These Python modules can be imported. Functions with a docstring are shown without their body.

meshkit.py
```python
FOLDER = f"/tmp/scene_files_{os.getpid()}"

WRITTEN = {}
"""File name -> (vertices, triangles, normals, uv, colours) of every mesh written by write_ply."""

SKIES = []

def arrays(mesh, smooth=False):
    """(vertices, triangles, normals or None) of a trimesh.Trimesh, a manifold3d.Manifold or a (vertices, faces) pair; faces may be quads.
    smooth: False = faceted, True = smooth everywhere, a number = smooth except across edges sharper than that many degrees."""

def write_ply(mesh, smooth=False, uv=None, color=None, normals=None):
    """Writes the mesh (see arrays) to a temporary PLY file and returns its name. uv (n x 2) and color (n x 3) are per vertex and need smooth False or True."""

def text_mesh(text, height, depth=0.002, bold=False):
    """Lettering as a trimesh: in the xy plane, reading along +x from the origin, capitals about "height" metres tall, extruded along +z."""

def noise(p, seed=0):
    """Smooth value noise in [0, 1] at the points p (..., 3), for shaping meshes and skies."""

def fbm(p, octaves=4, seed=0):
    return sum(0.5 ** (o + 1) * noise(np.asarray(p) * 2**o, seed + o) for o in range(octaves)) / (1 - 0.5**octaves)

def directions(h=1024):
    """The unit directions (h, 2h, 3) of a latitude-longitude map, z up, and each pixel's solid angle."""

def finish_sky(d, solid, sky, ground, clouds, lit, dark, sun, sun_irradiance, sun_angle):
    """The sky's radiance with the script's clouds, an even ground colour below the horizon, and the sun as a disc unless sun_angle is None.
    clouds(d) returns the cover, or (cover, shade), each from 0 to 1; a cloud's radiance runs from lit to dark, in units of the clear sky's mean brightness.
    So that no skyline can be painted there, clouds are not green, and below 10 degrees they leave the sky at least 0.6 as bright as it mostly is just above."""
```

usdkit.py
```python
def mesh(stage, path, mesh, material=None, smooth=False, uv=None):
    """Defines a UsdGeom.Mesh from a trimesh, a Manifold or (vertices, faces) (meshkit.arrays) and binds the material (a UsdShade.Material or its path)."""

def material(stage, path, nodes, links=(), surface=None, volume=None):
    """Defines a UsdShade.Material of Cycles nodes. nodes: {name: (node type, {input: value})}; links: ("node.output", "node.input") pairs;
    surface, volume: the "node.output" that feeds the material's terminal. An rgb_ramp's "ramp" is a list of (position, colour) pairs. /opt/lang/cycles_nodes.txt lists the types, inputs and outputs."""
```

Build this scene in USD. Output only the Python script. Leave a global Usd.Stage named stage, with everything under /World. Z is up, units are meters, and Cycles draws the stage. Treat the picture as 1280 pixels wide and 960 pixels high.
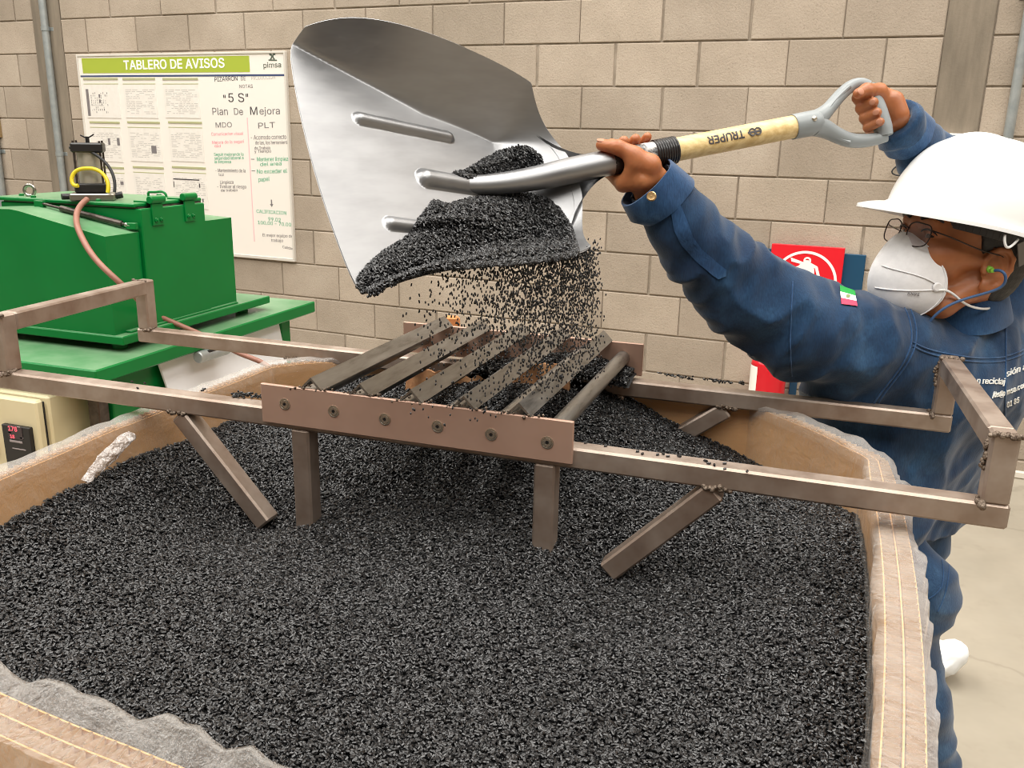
import math
import numpy as np
import trimesh
import usdkit
import meshkit
import manifold3d as m3
from shapely.geometry import Polygon, Point, LineString, box as sbox
from shapely.ops import unary_union
from shapely import affinity
from scipy.interpolate import RBFInterpolator, CubicSpline
from scipy.ndimage import map_coordinates
from pxr import Usd, UsdGeom, UsdLux, UsdShade, Gf, Sdf, Vt

stage = Usd.Stage.CreateInMemory()
UsdGeom.SetStageUpAxis(stage, 'Z')
UsdGeom.SetStageMetersPerUnit(stage, 1.0)
UsdGeom.Xform.Define(stage, '/World')

# ---------------------------------------------------------------- camera
YAW, PITCH, ROLL, FPX = math.radians(18.639), math.radians(15.830), math.radians(1.195), 1108.35
CAM = np.array([0.0, 0.0, 1.44])
EXPOSURE = 0.12
_r0 = np.array([math.cos(YAW), math.sin(YAW), 0])
_f = np.array([-math.sin(YAW), math.cos(YAW), 0]) * math.cos(PITCH) + np.array([0, 0, -1]) * math.sin(PITCH)
_u0 = np.cross(_r0, _f)
_r = _r0 * math.cos(ROLL) + _u0 * math.sin(ROLL)
_u = -_r0 * math.sin(ROLL) + _u0 * math.cos(ROLL)
cam = UsdGeom.Camera.Define(stage, '/World/camera')
cam.CreateHorizontalApertureAttr(36.0)
cam.CreateVerticalApertureAttr(27.0)
cam.CreateFocalLengthAttr(36.0 * FPX / 1280)
cam.CreateExposureAttr(EXPOSURE)
cam.CreateClippingRangeAttr(Gf.Vec2f(0.05, 200))
cam.AddTransformOp().Set(Gf.Matrix4d(*[float(x) for x in (*_r, 0, *_u, 0, *(-_f), 0, *CAM, 1)]))

# ---------------------------------------------------------------- light: roof skylights and the hall's own bounce
def rect_light(name, x, y, z, w, h, power, color=(1, 0.97, 0.92)):
    l = UsdLux.RectLight.Define(stage, '/World/' + name)
    l.CreateWidthAttr(w); l.CreateHeightAttr(h); l.CreateIntensityAttr(power); l.CreateColorAttr(Gf.Vec3f(*color))
    l.AddTranslateOp().Set(Gf.Vec3d(x, y, z))
    return l
rect_light('skylight', -6.2, 0.9, 5.9, 2.0, 9.0, 7.0)
rect_light('skylight_001', -2.8, 0.9, 5.9, 2.0, 9.0, 8.0)
rect_light('skylight_002', 0.6, 0.9, 5.9, 2.0, 9.0, 8.0)
rect_light('skylight_003', 4.0, 0.9, 5.9, 2.0, 9.0, 7.0)
dome = UsdLux.DomeLight.Define(stage, '/World/sky')
dome.CreateIntensityAttr(0.1); dome.CreateColorAttr(Gf.Vec3f(1.0, 0.97, 0.93))

# ---------------------------------------------------------------- helpers
def at_y(px, py, y):
    """Point of the plane y = const seen at this place of the photograph (measuring aid)."""
    d = _f + (px - 640) / FPX * _r - (py - 480) / FPX * _u
    return CAM + d * (y / d[1])
def at_z(px, py, z):
    d = _f + (px - 640) / FPX * _r - (py - 480) / FPX * _u
    return CAM + d * ((z - CAM[2]) / d[2])
def at_x(px, py, x):
    d = _f + (px - 640) / FPX * _r - (py - 480) / FPX * _u
    return CAM + d * (x / d[0])
def at_d(px, py, depth):
    return CAM + depth * (_f + (px - 640) / FPX * _r - (py - 480) / FPX * _u)
def ray_dir(px, py):
    d = _f + (px - 640) / FPX * _r - (py - 480) / FPX * _u
    return d / np.linalg.norm(d)
def nrm(v):
    v = np.asarray(v, float)
    return v / np.linalg.norm(v)

_taken = {}
def path_of(name, parent=None):
    base = str(parent.GetPath()) if parent is not None else '/World'
    k = (base, name)
    n = _taken.get(k, 0)
    _taken[k] = n + 1
    return f'{base}/{name}' if n == 0 else f'{base}/{name}_{n:03d}'
def tag(p, label=None, cat=None, group=None, kind=None):
    for k, v in (('label', label), ('category', cat), ('group', group), ('kind', kind)):
        if v:
            p.SetCustomDataByKey(k, v)
    return p
def thing(name, label=None, cat=None, loc=(0, 0, 0), group=None, kind=None):
    x = UsdGeom.Xform.Define(stage, path_of(name))
    x.AddTranslateOp().Set(Gf.Vec3d(*map(float, loc)))
    return tag(x.GetPrim(), label, cat, group, kind)
_loc = {}
def obj(name, mesh, mat, parent=None, label=None, cat=None, group=None, kind=None, smooth=35):
    """One Mesh prim. The mesh is given in world coordinates; a parent's translation is taken off."""
    if parent is not None:
        top = parent
        while str(top.GetParent().GetPath()) != '/World':
            top = top.GetParent()
        t = top.GetAttribute('xformOp:translate').Get() if top.GetAttribute('xformOp:translate') else None
        if t is not None and any(t):
            v, f, _ = meshkit.arrays(mesh)
            mesh = trimesh.Trimesh(v - np.array(t), f, process=False)
    v, f, _ = meshkit.arrays(mesh)
    used = np.unique(f)
    if len(used) < len(v):
        back = np.zeros(len(v), int); back[used] = np.arange(len(used))
        mesh = trimesh.Trimesh(v[used], back[f], process=False)
    p = usdkit.mesh(stage, path_of(name, parent), mesh, mat, smooth=smooth).GetPrim()
    return tag(p, label, cat, group, kind)

def cat(*ms):
    out = []
    for m in ms:
        if isinstance(m, (list, tuple)) and not hasattr(m, 'vertices'):
            m = cat(*m)
        v, f, _ = meshkit.arrays(m)
        out.append(trimesh.Trimesh(v, f, process=False))
    return trimesh.util.concatenate(out)
_cham = {}
def cbox(size, centre, bevel=0.003, axes=None):
    """Chamfered box; axes = rows of local x,y,z directions."""
    s = np.array(size, float) / 2
    b = min(bevel, s.min() * 0.49)
    pts = []
    for sx in (-1, 1):
        for sy in (-1, 1):
            for sz in (-1, 1):
                q = s * (sx, sy, sz)
                for a in range(3):
                    e = np.array([sx, sy, sz]) * b
                    e[a] = 0
                    pts.append(q - e)
    if 'h' not in _cham:
        s0 = []
        for sx in (-1, 1):
            for sy in (-1, 1):
                for sz in (-1, 1):
                    for a in range(3):
                        e = np.array([sx, sy, sz]) * 0.2
                        e[a] = 0
                        s0.append(np.array([sx, sy, sz]) - e)
        h = trimesh.Trimesh(s0, trimesh.convex.convex_hull(np.array(s0)).faces if False else np.zeros((0, 3), int), process=False)
        from scipy.spatial import ConvexHull
        hull = ConvexHull(np.array(s0))
        faces = hull.simplices.copy()
        nn = hull.equations[:, :3]
        v = np.array(s0)
        flip = np.einsum('ij,ij->i', np.cross(v[faces[:, 1]] - v[faces[:, 0]], v[faces[:, 2]] - v[faces[:, 0]]), nn) < 0
        faces[flip] = faces[flip][:, ::-1]
        _cham['h'] = faces
    v = np.array(pts)
    if axes is not None:
        v = v @ np.array(axes)
    return trimesh.Trimesh(v + np.array(centre, float), _cham['h'], process=False)
def box_mm(lo, hi, bevel=0.003):
    lo, hi = np.array(lo, float), np.array(hi, float)
    return cbox(hi - lo, (lo + hi) / 2, bevel)
def bar(p, q, w, h, up=(0, 0, 1), bevel=0.003):
    """Bar of section w (sideways) x h (along up) between two points."""
    p, q = np.array(p, float), np.array(q, float)
    a = nrm(q - p)
    s = np.cross(a, up)
    s = nrm(s) if np.linalg.norm(s) > 1e-6 else np.array([1.0, 0, 0])
    t = np.cross(s, a)
    return cbox((np.linalg.norm(q - p), w, h), (p + q) / 2, bevel, (a, s, t) if np.linalg.det(np.array([a, s, t])) > 0 else (a, -s, t))
def spline(pts, n):
    pts = np.array(pts, float)
    d = np.r_[0, np.cumsum(np.linalg.norm(np.diff(pts, axis=0), axis=1))]
    return CubicSpline(d, pts)(np.linspace(0, d[-1], n))
def tube(path, rad, sides=10, cap=True, squash=None):
    path = np.array(path, float)
    n = len(path)
    rad = np.broadcast_to(np.asarray(rad, float), (n,))
    t = np.gradient(path, axis=0)
    t /= np.linalg.norm(t, axis=1, keepdims=True)
    a = np.array([0, 0, 1.0]) if abs(t[0][2]) < 0.9 else np.array([1.0, 0, 0])
    u = nrm(a - t[0] * (a @ t[0]))
    rings = []
    for i in range(n):
        u = nrm(u - t[i] * (u @ t[i]))
        w = np.cross(t[i], u)
        ang = np.arange(sides) / sides * 2 * np.pi
        rings.append(path[i] + rad[i] * (np.cos(ang)[:, None] * u + np.sin(ang)[:, None] * w))
    v = np.vstack(rings)
    f = []
    for i in range(n - 1):
        for k in range(sides):
            k2 = (k + 1) % sides
            a0, a1, b0, b1 = i * sides + k, i * sides + k2, (i + 1) * sides + k, (i + 1) * sides + k2
            f += [(a0, a1, b1), (a0, b1, b0)]
    if cap:
        v = np.vstack([v, path[0], path[-1]])
        c0, c1 = len(v) - 2, len(v) - 1
        for k in range(sides):
            k2 = (k + 1) % sides
            f += [(c0, k2, k), (c1, (n - 1) * sides + k, (n - 1) * sides + k2)]
    return trimesh.Trimesh(v, f, process=False)
def cyl(p, q, r, sides=20, r2=None, bevel=0.0):
    p, q = np.array(p, float), np.array(q, float)
    r2 = r if r2 is None else r2
    if bevel:
        a = nrm(q - p)
        b = bevel
        return tube([p, p + a * 1e-5, p + a * b, q - a * b, q - a * 1e-5, q], [r - b, r - b, r, r2, r2 - b, r2 - b], sides)
    return tube([p, q], [r, r2], sides)
def lathe(profile, centre, axis=(0, 0, 1), sides=32):
    """profile: (radius, height) pairs from bottom to top."""
    a = nrm(axis)
    pts = [np.array(centre) + a * h for _, h in profile]
    rr = [max(r, 1e-5) for r, _ in profile]
    u = nrm(np.cross(a, (1, 0, 0)) if abs(a[0]) < 0.9 else np.cross(a, (0, 1, 0)))
    w = np.cross(a, u)
    ang = np.arange(sides) / sides * 2 * np.pi
    ring = np.cos(ang)[:, None] * u + np.sin(ang)[:, None] * w
    v = np.vstack([p + r * ring for p, r in zip(pts, rr)])
    f = []
    for i in range(len(pts) - 1):
        for k in range(sides):
            k2 = (k + 1) % sides
            f += [(i * sides + k, i * sides + k2, (i + 1) * sides + k2), (i * sides + k, (i + 1) * sides + k2, (i + 1) * sides + k)]
    return trimesh.Trimesh(v, f, process=False)
def extrude(poly, depth, origin, ux, uy):
    """2D polygon in the plane (ux, uy) at origin, extruded along ux x uy."""
    ps = list(getattr(poly, 'geoms', [poly]))
    ux, uy = nrm(ux), nrm(uy)
    uz = np.cross(ux, uy)
    out = []
    for p in ps:
        if p.is_empty:
            continue
        m = trimesh.creation.extrude_polygon(p, depth, engine='earcut')
        v = np.array(m.vertices)
        out.append(trimesh.Trimesh(np.array(origin) + v[:, :1] * ux + v[:, 1:2] * uy + v[:, 2:] * uz, m.faces, process=False))
    return trimesh.util.concatenate(out)
def place2d(mesh, origin, ux, uy):
    ux, uy = np.asarray(ux, float), np.asarray(uy, float)
    uz = nrm(np.cross(ux, uy))
    v = np.array(mesh.vertices)
    return trimesh.Trimesh(np.array(origin) + v[:, :1] * ux + v[:, 1:2] * uy + v[:, 2:] * uz, mesh.faces, process=False)
def rng(seed):
    return np.random.default_rng(seed)

# ---------------------------------------------------------------- materials
def lin(r, g, b):
    """sRGB 0-255 -> linear."""
    c = np.array([r, g, b]) / 255.0
    return tuple(np.where(c <= 0.04045, c / 12.92, ((c + 0.055) / 1.055) ** 2.4))
def mat(name, c1, c2=None, rough=0.5, metal=0.0, scale=8.0, stretch=(1, 1, 1), detail=4, lo=0.35, hi=0.65, bump=0.0, bscale=60.0, bstretch=(1, 1, 1), bdist=0.002,
        rnd=0.0, rough2=None, spec=0.5, sheen=0.0, coat=0.0, space='position', sub=0.0, trans=0.0):
    nodes = {'p': ('principled_bsdf', {'base_color': c1, 'roughness': rough, 'metallic': metal, 'specular_ior_level': spec, 'sheen_weight': sheen, 'coat_weight': coat,
                                       'subsurface_weight': sub, 'subsurface_radius': (1.0, 0.35, 0.2), 'subsurface_scale': 0.006, 'transmission_weight': trans})}
    links = []
    if space == 'position':
        nodes['g'] = ('geometry', {}); src = 'g.position'
    else:
        nodes['g'] = ('texture_coordinate', {}); src = 'g.object'
    col = None
    if c2 is not None or rough2 is not None:
        nodes['mp'] = ('mapping', {'scale': stretch}); links.append((src, 'mp.vector'))
        nodes['n'] = ('noise_texture', {'scale': scale, 'detail': float(detail), 'roughness': 0.6}); links.append(('mp.vector', 'n.vector'))
        if c2 is not None:
            nodes['ramp'] = ('rgb_ramp', {'ramp': [(0, c1), (lo, c1), (hi, c2), (1, c2)]}); links.append(('n.fac', 'ramp.fac'))
            col = 'ramp.color'
        if rough2 is not None:
            nodes['mr'] = ('map_range', {'from_min': lo, 'from_max': hi, 'to_min': rough, 'to_max': rough2, 'clamp': True}); links += [('n.fac', 'mr.value'), ('mr.result', 'p.roughness')]
    if rnd:
        nodes['oi'] = ('object_info', {})
        nodes['rm'] = ('map_range', {'from_min': 0.0, 'from_max': 1.0, 'to_min': 1 - rnd, 'to_max': 1 + rnd}); links.append(('oi.random', 'rm.value'))
        nodes['hs'] = ('hsv', {'color': c1}); links.append(('rm.result', 'hs.value'))
        if col:
            links.append((col, 'hs.color'))
        col = 'hs.color'
    if col:
        links.append((col, 'p.base_color'))
    if bump:
        nodes['bm'] = ('mapping', {'scale': bstretch}); links.append((src, 'bm.vector'))
        nodes['bn'] = ('noise_texture', {'scale': bscale, 'detail': 4.0, 'roughness': 0.6}); links.append(('bm.vector', 'bn.vector'))
        nodes['b'] = ('bump', {'strength': bump, 'distance': bdist}); links += [('bn.fac', 'b.height'), ('b.normal', 'p.normal')]
    return usdkit.material(stage, '/World/Looks/' + name, nodes, links, surface='p.BSDF')
UsdGeom.Scope.Define(stage, '/World/Looks')

def block_material():
    n = {'g': ('geometry', {}), 'p': ('principled_bsdf', {'roughness': 0.92, 'specular_ior_level': 0.2}),
         'n1': ('noise_texture', {'scale': 2.2, 'detail': 5.0, 'roughness': 0.6}), 'r1': ('rgb_ramp', {'ramp': [(0.3, lin(155, 142, 126)), (0.55, lin(170, 156, 140)), (0.75, lin(181, 168, 152))]}),
         'n2': ('noise_texture', {'scale': 190.0, 'detail': 2.0, 'roughness': 0.7}), 'r2': ('rgb_ramp', {'ramp': [(0.28, (0.55, 0.52, 0.5)), (0.42, (1, 1, 1)), (1, (1.05, 1.05, 1.05))]}),
         'mx': ('mix', {'mix_type': 'multiply', 'fac': 0.7}), 'oi': ('object_info', {}), 'rm': ('map_range', {'to_min': 0.88, 'to_max': 1.1}), 'hs': ('hsv', {}),
         'n3': ('noise_texture', {'scale': 120.0, 'detail': 3.0}), 'b': ('bump', {'strength': 0.6, 'distance': 0.003})}
    l = [('g.position', 'n1.vector'), ('g.position', 'n2.vector'), ('g.position', 'n3.vector'), ('n1.fac', 'r1.fac'), ('n2.fac', 'r2.fac'), ('r1.color', 'mx.color1'), ('r2.color', 'mx.color2'),
         ('oi.random', 'rm.value'), ('rm.result', 'hs.value'), ('mx.color', 'hs.color'), ('hs.color', 'p.base_color'), ('n3.fac', 'b.height'), ('b.normal', 'p.normal')]
    return usdkit.material(stage, '/World/Looks/concrete_block', n, l, surface='p.BSDF')
M = {}
M['block'] = block_material()
M['mortar'] = mat('mortar', lin(142, 130, 115), lin(164, 151, 135), rough=0.95, scale=14, bump=0.5, bscale=120)
M['column'] = mat('column_concrete', lin(114, 104, 90), lin(136, 124, 108), rough=0.9, scale=5, stretch=(3, 3, 0.5), bump=0.4, bscale=80)
M['hall'] = mat('hall_paint', lin(128, 122, 114), lin(140, 134, 126), rough=0.9, scale=0.6)
M['ceil'] = mat('roof_sheet', lin(112, 110, 106), rough=0.7)
M['white'] = mat('white_board', lin(233, 226, 217), rough=0.35)
M['paper'] = mat('paper', lin(222, 216, 207), lin(228, 222, 214), rough=0.8, scale=30)
M['pocket'] = mat('pocket_strip', lin(172, 172, 130), rough=0.6)
M['lime'] = mat('lime_green', lin(163, 178, 62), rough=0.4)
M['navy'] = mat('navy_ink', lin(62, 74, 108), rough=0.5)
M['ink'] = mat('black_ink', lin(70, 66, 68), rough=0.6)
M['greyink'] = mat('grey_ink', lin(120, 114, 114), rough=0.6)
M['paleink'] = mat('pale_ink', lin(188, 182, 176), rough=0.7)
M['pinkink'] = mat('pink_ink', lin(236, 150, 160), rough=0.6)
M['greenink'] = mat('green_ink', lin(70, 165, 125), rough=0.6)
M['letterwhite'] = mat('white_letter', lin(245, 243, 236), rough=0.5)
M['red'] = mat('sign_red', lin(222, 22, 38), rough=0.4)
M['extred'] = mat('extinguisher_red', lin(205, 20, 36), rough=0.25)
M['blue'] = mat('sign_blue', lin(12, 66, 96), rough=0.45)
M['conduit'] = mat('galvanised', lin(150, 156, 156), lin(170, 174, 172), rough=0.4, metal=0.5, scale=20)
M['floor'] = None
M['black'] = mat('black_plastic', lin(26, 24, 24), rough=0.4)
M['rubber'] = mat('black_rubber', lin(36, 35, 36), rough=0.55)

def floor_material():
    n = {'g': ('geometry', {}), 'p': ('principled_bsdf', {'roughness': 0.45}), 'n1': ('noise_texture', {'scale': 2.0, 'detail': 6.0, 'roughness': 0.65}),
         'r1': ('rgb_ramp', {'ramp': [(0.3, lin(150, 142, 127)), (0.7, lin(166, 157, 141))]}), 'v': ('voronoi_texture', {'feature': 'distance_to_edge', 'scale': 0.8}),
         'n2': ('noise_texture', {'scale': 3.0, 'detail': 6.0}), 'va': ('vector_math', {'math_type': 'multiply_add', 'vector2': (0.35, 0.35, 0.0)}),
         'r2': ('rgb_ramp', {'ramp': [(0.0, (0.72, 0.7, 0.68)), (0.004, (0.8, 0.8, 0.8)), (0.007, (1, 1, 1)), (1, (1, 1, 1))]}), 'mx': ('mix', {'mix_type': 'multiply', 'fac': 0.55}),
         'n3': ('noise_texture', {'scale': 9.0, 'detail': 5.0}), 'mr': ('map_range', {'from_min': 0.35, 'from_max': 0.65, 'to_min': 0.32, 'to_max': 0.55})}
    l = [('g.position', 'n1.vector'), ('n1.fac', 'r1.fac'), ('g.position', 'n2.vector'), ('n2.color', 'va.vector1'), ('g.position', 'va.vector3'), ('va.vector', 'v.vector'), ('v.distance', 'r2.fac'),
         ('r1.color', 'mx.color1'), ('r2.color', 'mx.color2'), ('mx.color', 'p.base_color'), ('g.position', 'n3.vector'), ('n3.fac', 'mr.value'), ('mr.result', 'p.roughness')]
    return usdkit.material(stage, '/World/Looks/polished_floor', n, l, surface='p.BSDF')
M['floor'] = floor_material()

# ---------------------------------------------------------------- the hall
def struct(name, mesh, m, **k):
    return obj(name, mesh, m, kind='structure', **k)
struct('floor', box_mm((-9, -8, -0.1), (7, 6.2, 0), 0), M['floor'], label='pale worn polished concrete floor of the workshop', cat='floor')
struct('wall_left', box_mm((-9.2, -8, 0), (-9, 6.2, 6), 0), M['hall'], label='plain painted wall at the left end of the hall', cat='wall')
struct('wall_right', box_mm((7, -8, 0), (7.2, 6.2, 6), 0), M['hall'], label='plain painted wall at the right end of the hall', cat='wall')
struct('wall_front', box_mm((-9, -8.2, 0), (7, -8, 6), 0), M['hall'], label='plain painted wall opposite the block wall', cat='wall')
struct('ceiling', box_mm((-9, -8, 6.0), (7, 6.2, 6.1), 0), M['ceil'], label='grey sheet roof high over the hall', cat='ceiling')

WA = math.radians(-4.152)
WS = np.array([math.cos(WA), math.sin(WA), 0])          # along the back wall, to the right
WN = np.array([math.sin(WA), -math.cos(WA), 0])         # out of the wall, towards the hall
W0 = np.array([0, 4.32, 0])
UP = np.array([0, 0, 1.0])
def wp(s, z, out=0.0):
    return W0 + WS * s + UP * z + WN * out
def at_wall(px, py, out=0.0):
    """(s, z) on the back wall (moved out by a distance) of a place in the photograph."""
    d = _f + (px - 640) / FPX * _r - (py - 480) / FPX * _u
    o = W0 + WN * out
    h = CAM + d * (((o - CAM) @ WN) / (d @ WN))
    return (h - W0) @ WS, h[2]
def wall_mesh(mesh, s, z, out, sx=1.0, sy=1.0):
    """2D mesh (xy plane, z = depth) laid on the wall, facing the hall."""
    v = np.array(mesh.vertices)
    return trimesh.Trimesh(W0 + np.outer(s + v[:, 0] * sx, WS) + np.outer(z + v[:, 1] * sy, UP) + np.outer(out + v[:, 2], WN), mesh.faces, process=False)
def wall_box(s0, s1, z0, z1, o0, o1, bevel=0.002):
    return cbox((s1 - s0, z1 - z0, o1 - o0), wp((s0 + s1) / 2, (z0 + z1) / 2, (o0 + o1) / 2), bevel, (WS, UP, WN))

wall = thing('wall_back', 'long wall of bare grey concrete blocks in running bond', 'wall', kind='structure')
obj('mortar_bed', wall_box(-9.0, 7.0, 0, 6.0, -0.2, 0.0, 0), M['mortar'], wall)
cols = [(-4.80, -4.565), (0.412, 0.59)]
def block_mesh(s0, s1, z0, z1, proud, chip):
    b = 0.0035
    lo, hi = np.array([s0, z0]), np.array([s1, z1])
    c = [(s0, z0), (s1, z0), (s1, z1), (s0, z1)]
    i = [(s0 + b, z0 + b), (s1 - b, z0 + b), (s1 - b, z1 - b), (s0 + b, z1 - b)]
    v = [wp(a, z, -0.01) for a, z in c] + [wp(a, z, proud - 0.003) for a, z in c] + [wp(a, z, proud) for a, z in i]
    f = []
    for k in range(4):
        k2 = (k + 1) % 4
        f += [(k, k2, 4 + k2), (k, 4 + k2, 4 + k), (4 + k, 4 + k2, 8 + k2), (4 + k, 8 + k2, 8 + k)]
    f += [(8, 9, 10), (8, 10, 11)]
    return trimesh.Trimesh(v, f, process=False)
R = rng(5)
far = []
BL, CH, J = 0.398, 0.1972, 0.0035
for k in range(-1, 30):
    z0, z1 = max(0.0, 0.083 + CH * k), 0.083 + CH * (k + 1)
    z1 = min(z1, 6.0)
    off = (-1.569 if k % 2 else -1.387)
    off += R.uniform(-0.015, 0.015)
    for i in range(-20, 23):
        s0, s1 = off + BL * i, off + BL * (i + 1)
        s0 += R.uniform(-0.006, 0.006)
        if s1 < -9 or s0 > 7:
            continue
        s0, s1 = max(s0, -8.99), min(s1, 6.99)
        pieces = [(s0, s1)]
        for a, b in cols:
            nxt = []
            for p, q in pieces:
                if q <= a or p >= b:
                    nxt.append((p, q))
                else:
                    if p < a - 0.02: nxt.append((p, a))
                    if q > b + 0.02: nxt.append((b, q))
            pieces = nxt
        for p, q in pieces:
            if q - p < 0.02:
                continue
            m = block_mesh(p + J, q - J, z0 + J, z1 - J, 0.006 + R.uniform(0, 0.003), 0)
            if -5.75 < p and q < 1.45 and z1 < 2.45:
                obj('block', m, M['block'], wall, smooth=False)
            else:
                far.append(m)
obj('blockwork', cat(far), M['block'], wall, kind='stuff', smooth=False)
for a, b in cols:
    obj('column', wall_box(a, b, 0, 6, -0.05, 0.012, 0.004), M['column'], wall)
struct('baseboard_back', wall_box(-9, 7, 0, 0.035, -0.02, 0.02, 0.006), mat('white_kerb', lin(214, 206, 192), rough=0.6), label='low pale painted kerb along the foot of the block wall', cat='baseboard')

def pipe(name, px, label, r, o):
    s, z = at_wall(*px, out=o)
    t = thing(name, label, 'pipe', wp(s, 0, o))
    obj('tube', tube([wp(s, 0.03, o), wp(s, 5.9, o)], r, 14), M['conduit'], t)
    for zz in (0.5, 1.25, 2.0, 3.2, 4.6):
        c = wp(s, zz, o)
        obj('clip', cat(cyl(c - UP * 0.012, c + UP * 0.012, r + 0.003, 14), wall_box(s - r - 0.02, s + r + 0.02, zz - 0.012, zz + 0.012, 0.0, 0.013)), M['conduit'], t)
    return t
pipe('conduit', (66, 118), 'grey metal conduit running up the wall left of the white notice board', 0.022, 0.036)
pipe('conduit', (1269, 118), 'grey metal conduit on the wall behind the white hard hat', 0.02, 0.036)
pipe('conduit', (1, 235), 'grey pipe on the block wall at the left edge, beyond the green machine', 0.028, 0.04)
s, z = at_wall(0, 157)
t = thing('wall_panel', 'small brown wooden frame on the wall cut by the left edge', 'frame')
obj('panel', wall_box(s - 0.4, s + 0.012, z - 0.05, z + 0.09, 0.006, 0.02), mat('frame_board', lin(150, 130, 96), rough=0.6), t)
obj('frame', cat(wall_box(s + 0.0, s + 0.02, z - 0.06, z + 0.10, 0.006, 0.03), wall_box(s - 0.42, s + 0.02, z - 0.075, z - 0.055, 0.006, 0.03), wall_box(s - 0.42, s + 0.02, z + 0.09, z + 0.11, 0.006, 0.03)), mat('frame_wood', lin(140, 116, 78), rough=0.6), t)
# white junction box behind the helmet, wire loop
s, z = at_wall(1193, 168, 0.06)
t = thing('junction_box', 'white electrical box on the wall just behind the hard hat', 'box')
obj('body', wall_box(s - 0.062, s + 0.062, z - 0.12, z - 0.008, 0.006, 0.055, 0.005), mat('box_grey', lin(176, 172, 164), rough=0.5), t)
obj('lid', wall_box(s - 0.066, s + 0.066, z - 0.008, z + 0.004, 0.006, 0.06, 0.003), mat('box_white', lin(232, 228, 220), rough=0.5), t)
a = [at_wall(1130, 206), at_wall(1119, 209), at_wall(1115, 215), at_wall(1122, 219), at_wall(1132, 217)]
obj('wire', tube(spline([wp(a[0][0], a[0][1], 0.008), wp(*a[1], 0.02), wp(*a[2], 0.026), wp(*a[3], 0.02), wp(a[4][0], a[4][1], 0.008)], 20), 0.0035, 6), M['rubber'], label='thin loop of dark wire sticking out of the wall by the denim cuff', cat='wire')

# ---------------------------------------------------------------- notice board
bs0, bz1 = at_wall(100, 70.5)
bs1, _ = at_wall(358, 66)
_, bz0 = at_wall(379, 325)
bO = 0.02
board = thing('notice_board', 'white notice board with a green TABLERO DE AVISOS header and handwritten notes', 'board')
obj('panel', wall_box(bs0, bs1, bz0, bz1, 0.004, bO, 0.003), M['white'], board)
edge = mat('board_edge', lin(206, 200, 190), rough=0.4)
for q in ((bs0 - 0.008, bs0 + 0.004, bz0, bz1), (bs1 - 0.004, bs1 + 0.008, bz0, bz1), (bs0 - 0.008, bs1 + 0.008, bz1 - 0.004, bz1 + 0.008), (bs0 - 0.008, bs1 + 0.008, bz0 - 0.012, bz0 + 0.006)):
    obj('frame', wall_box(*q, 0.002, bO + 0.006, 0.002), edge, board)
g0, g1 = at_wall(102, 73, bO), at_wall(312.5, 90, bO)
obj('header_band', wall_box(g0[0], g1[0], g1[1], g0[1], bO - 0.001, bO + 0.0012, 0), M['lime'], board)
l0 = at_wall(230, 94.6, bO)
obj('header_line', wall_box(bs0 + 0.01, bs1 - 0.005, l0[1] - 0.005, l0[1] + 0.005, bO - 0.001, bO + 0.001, 0), M['navy'], board)
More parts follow.
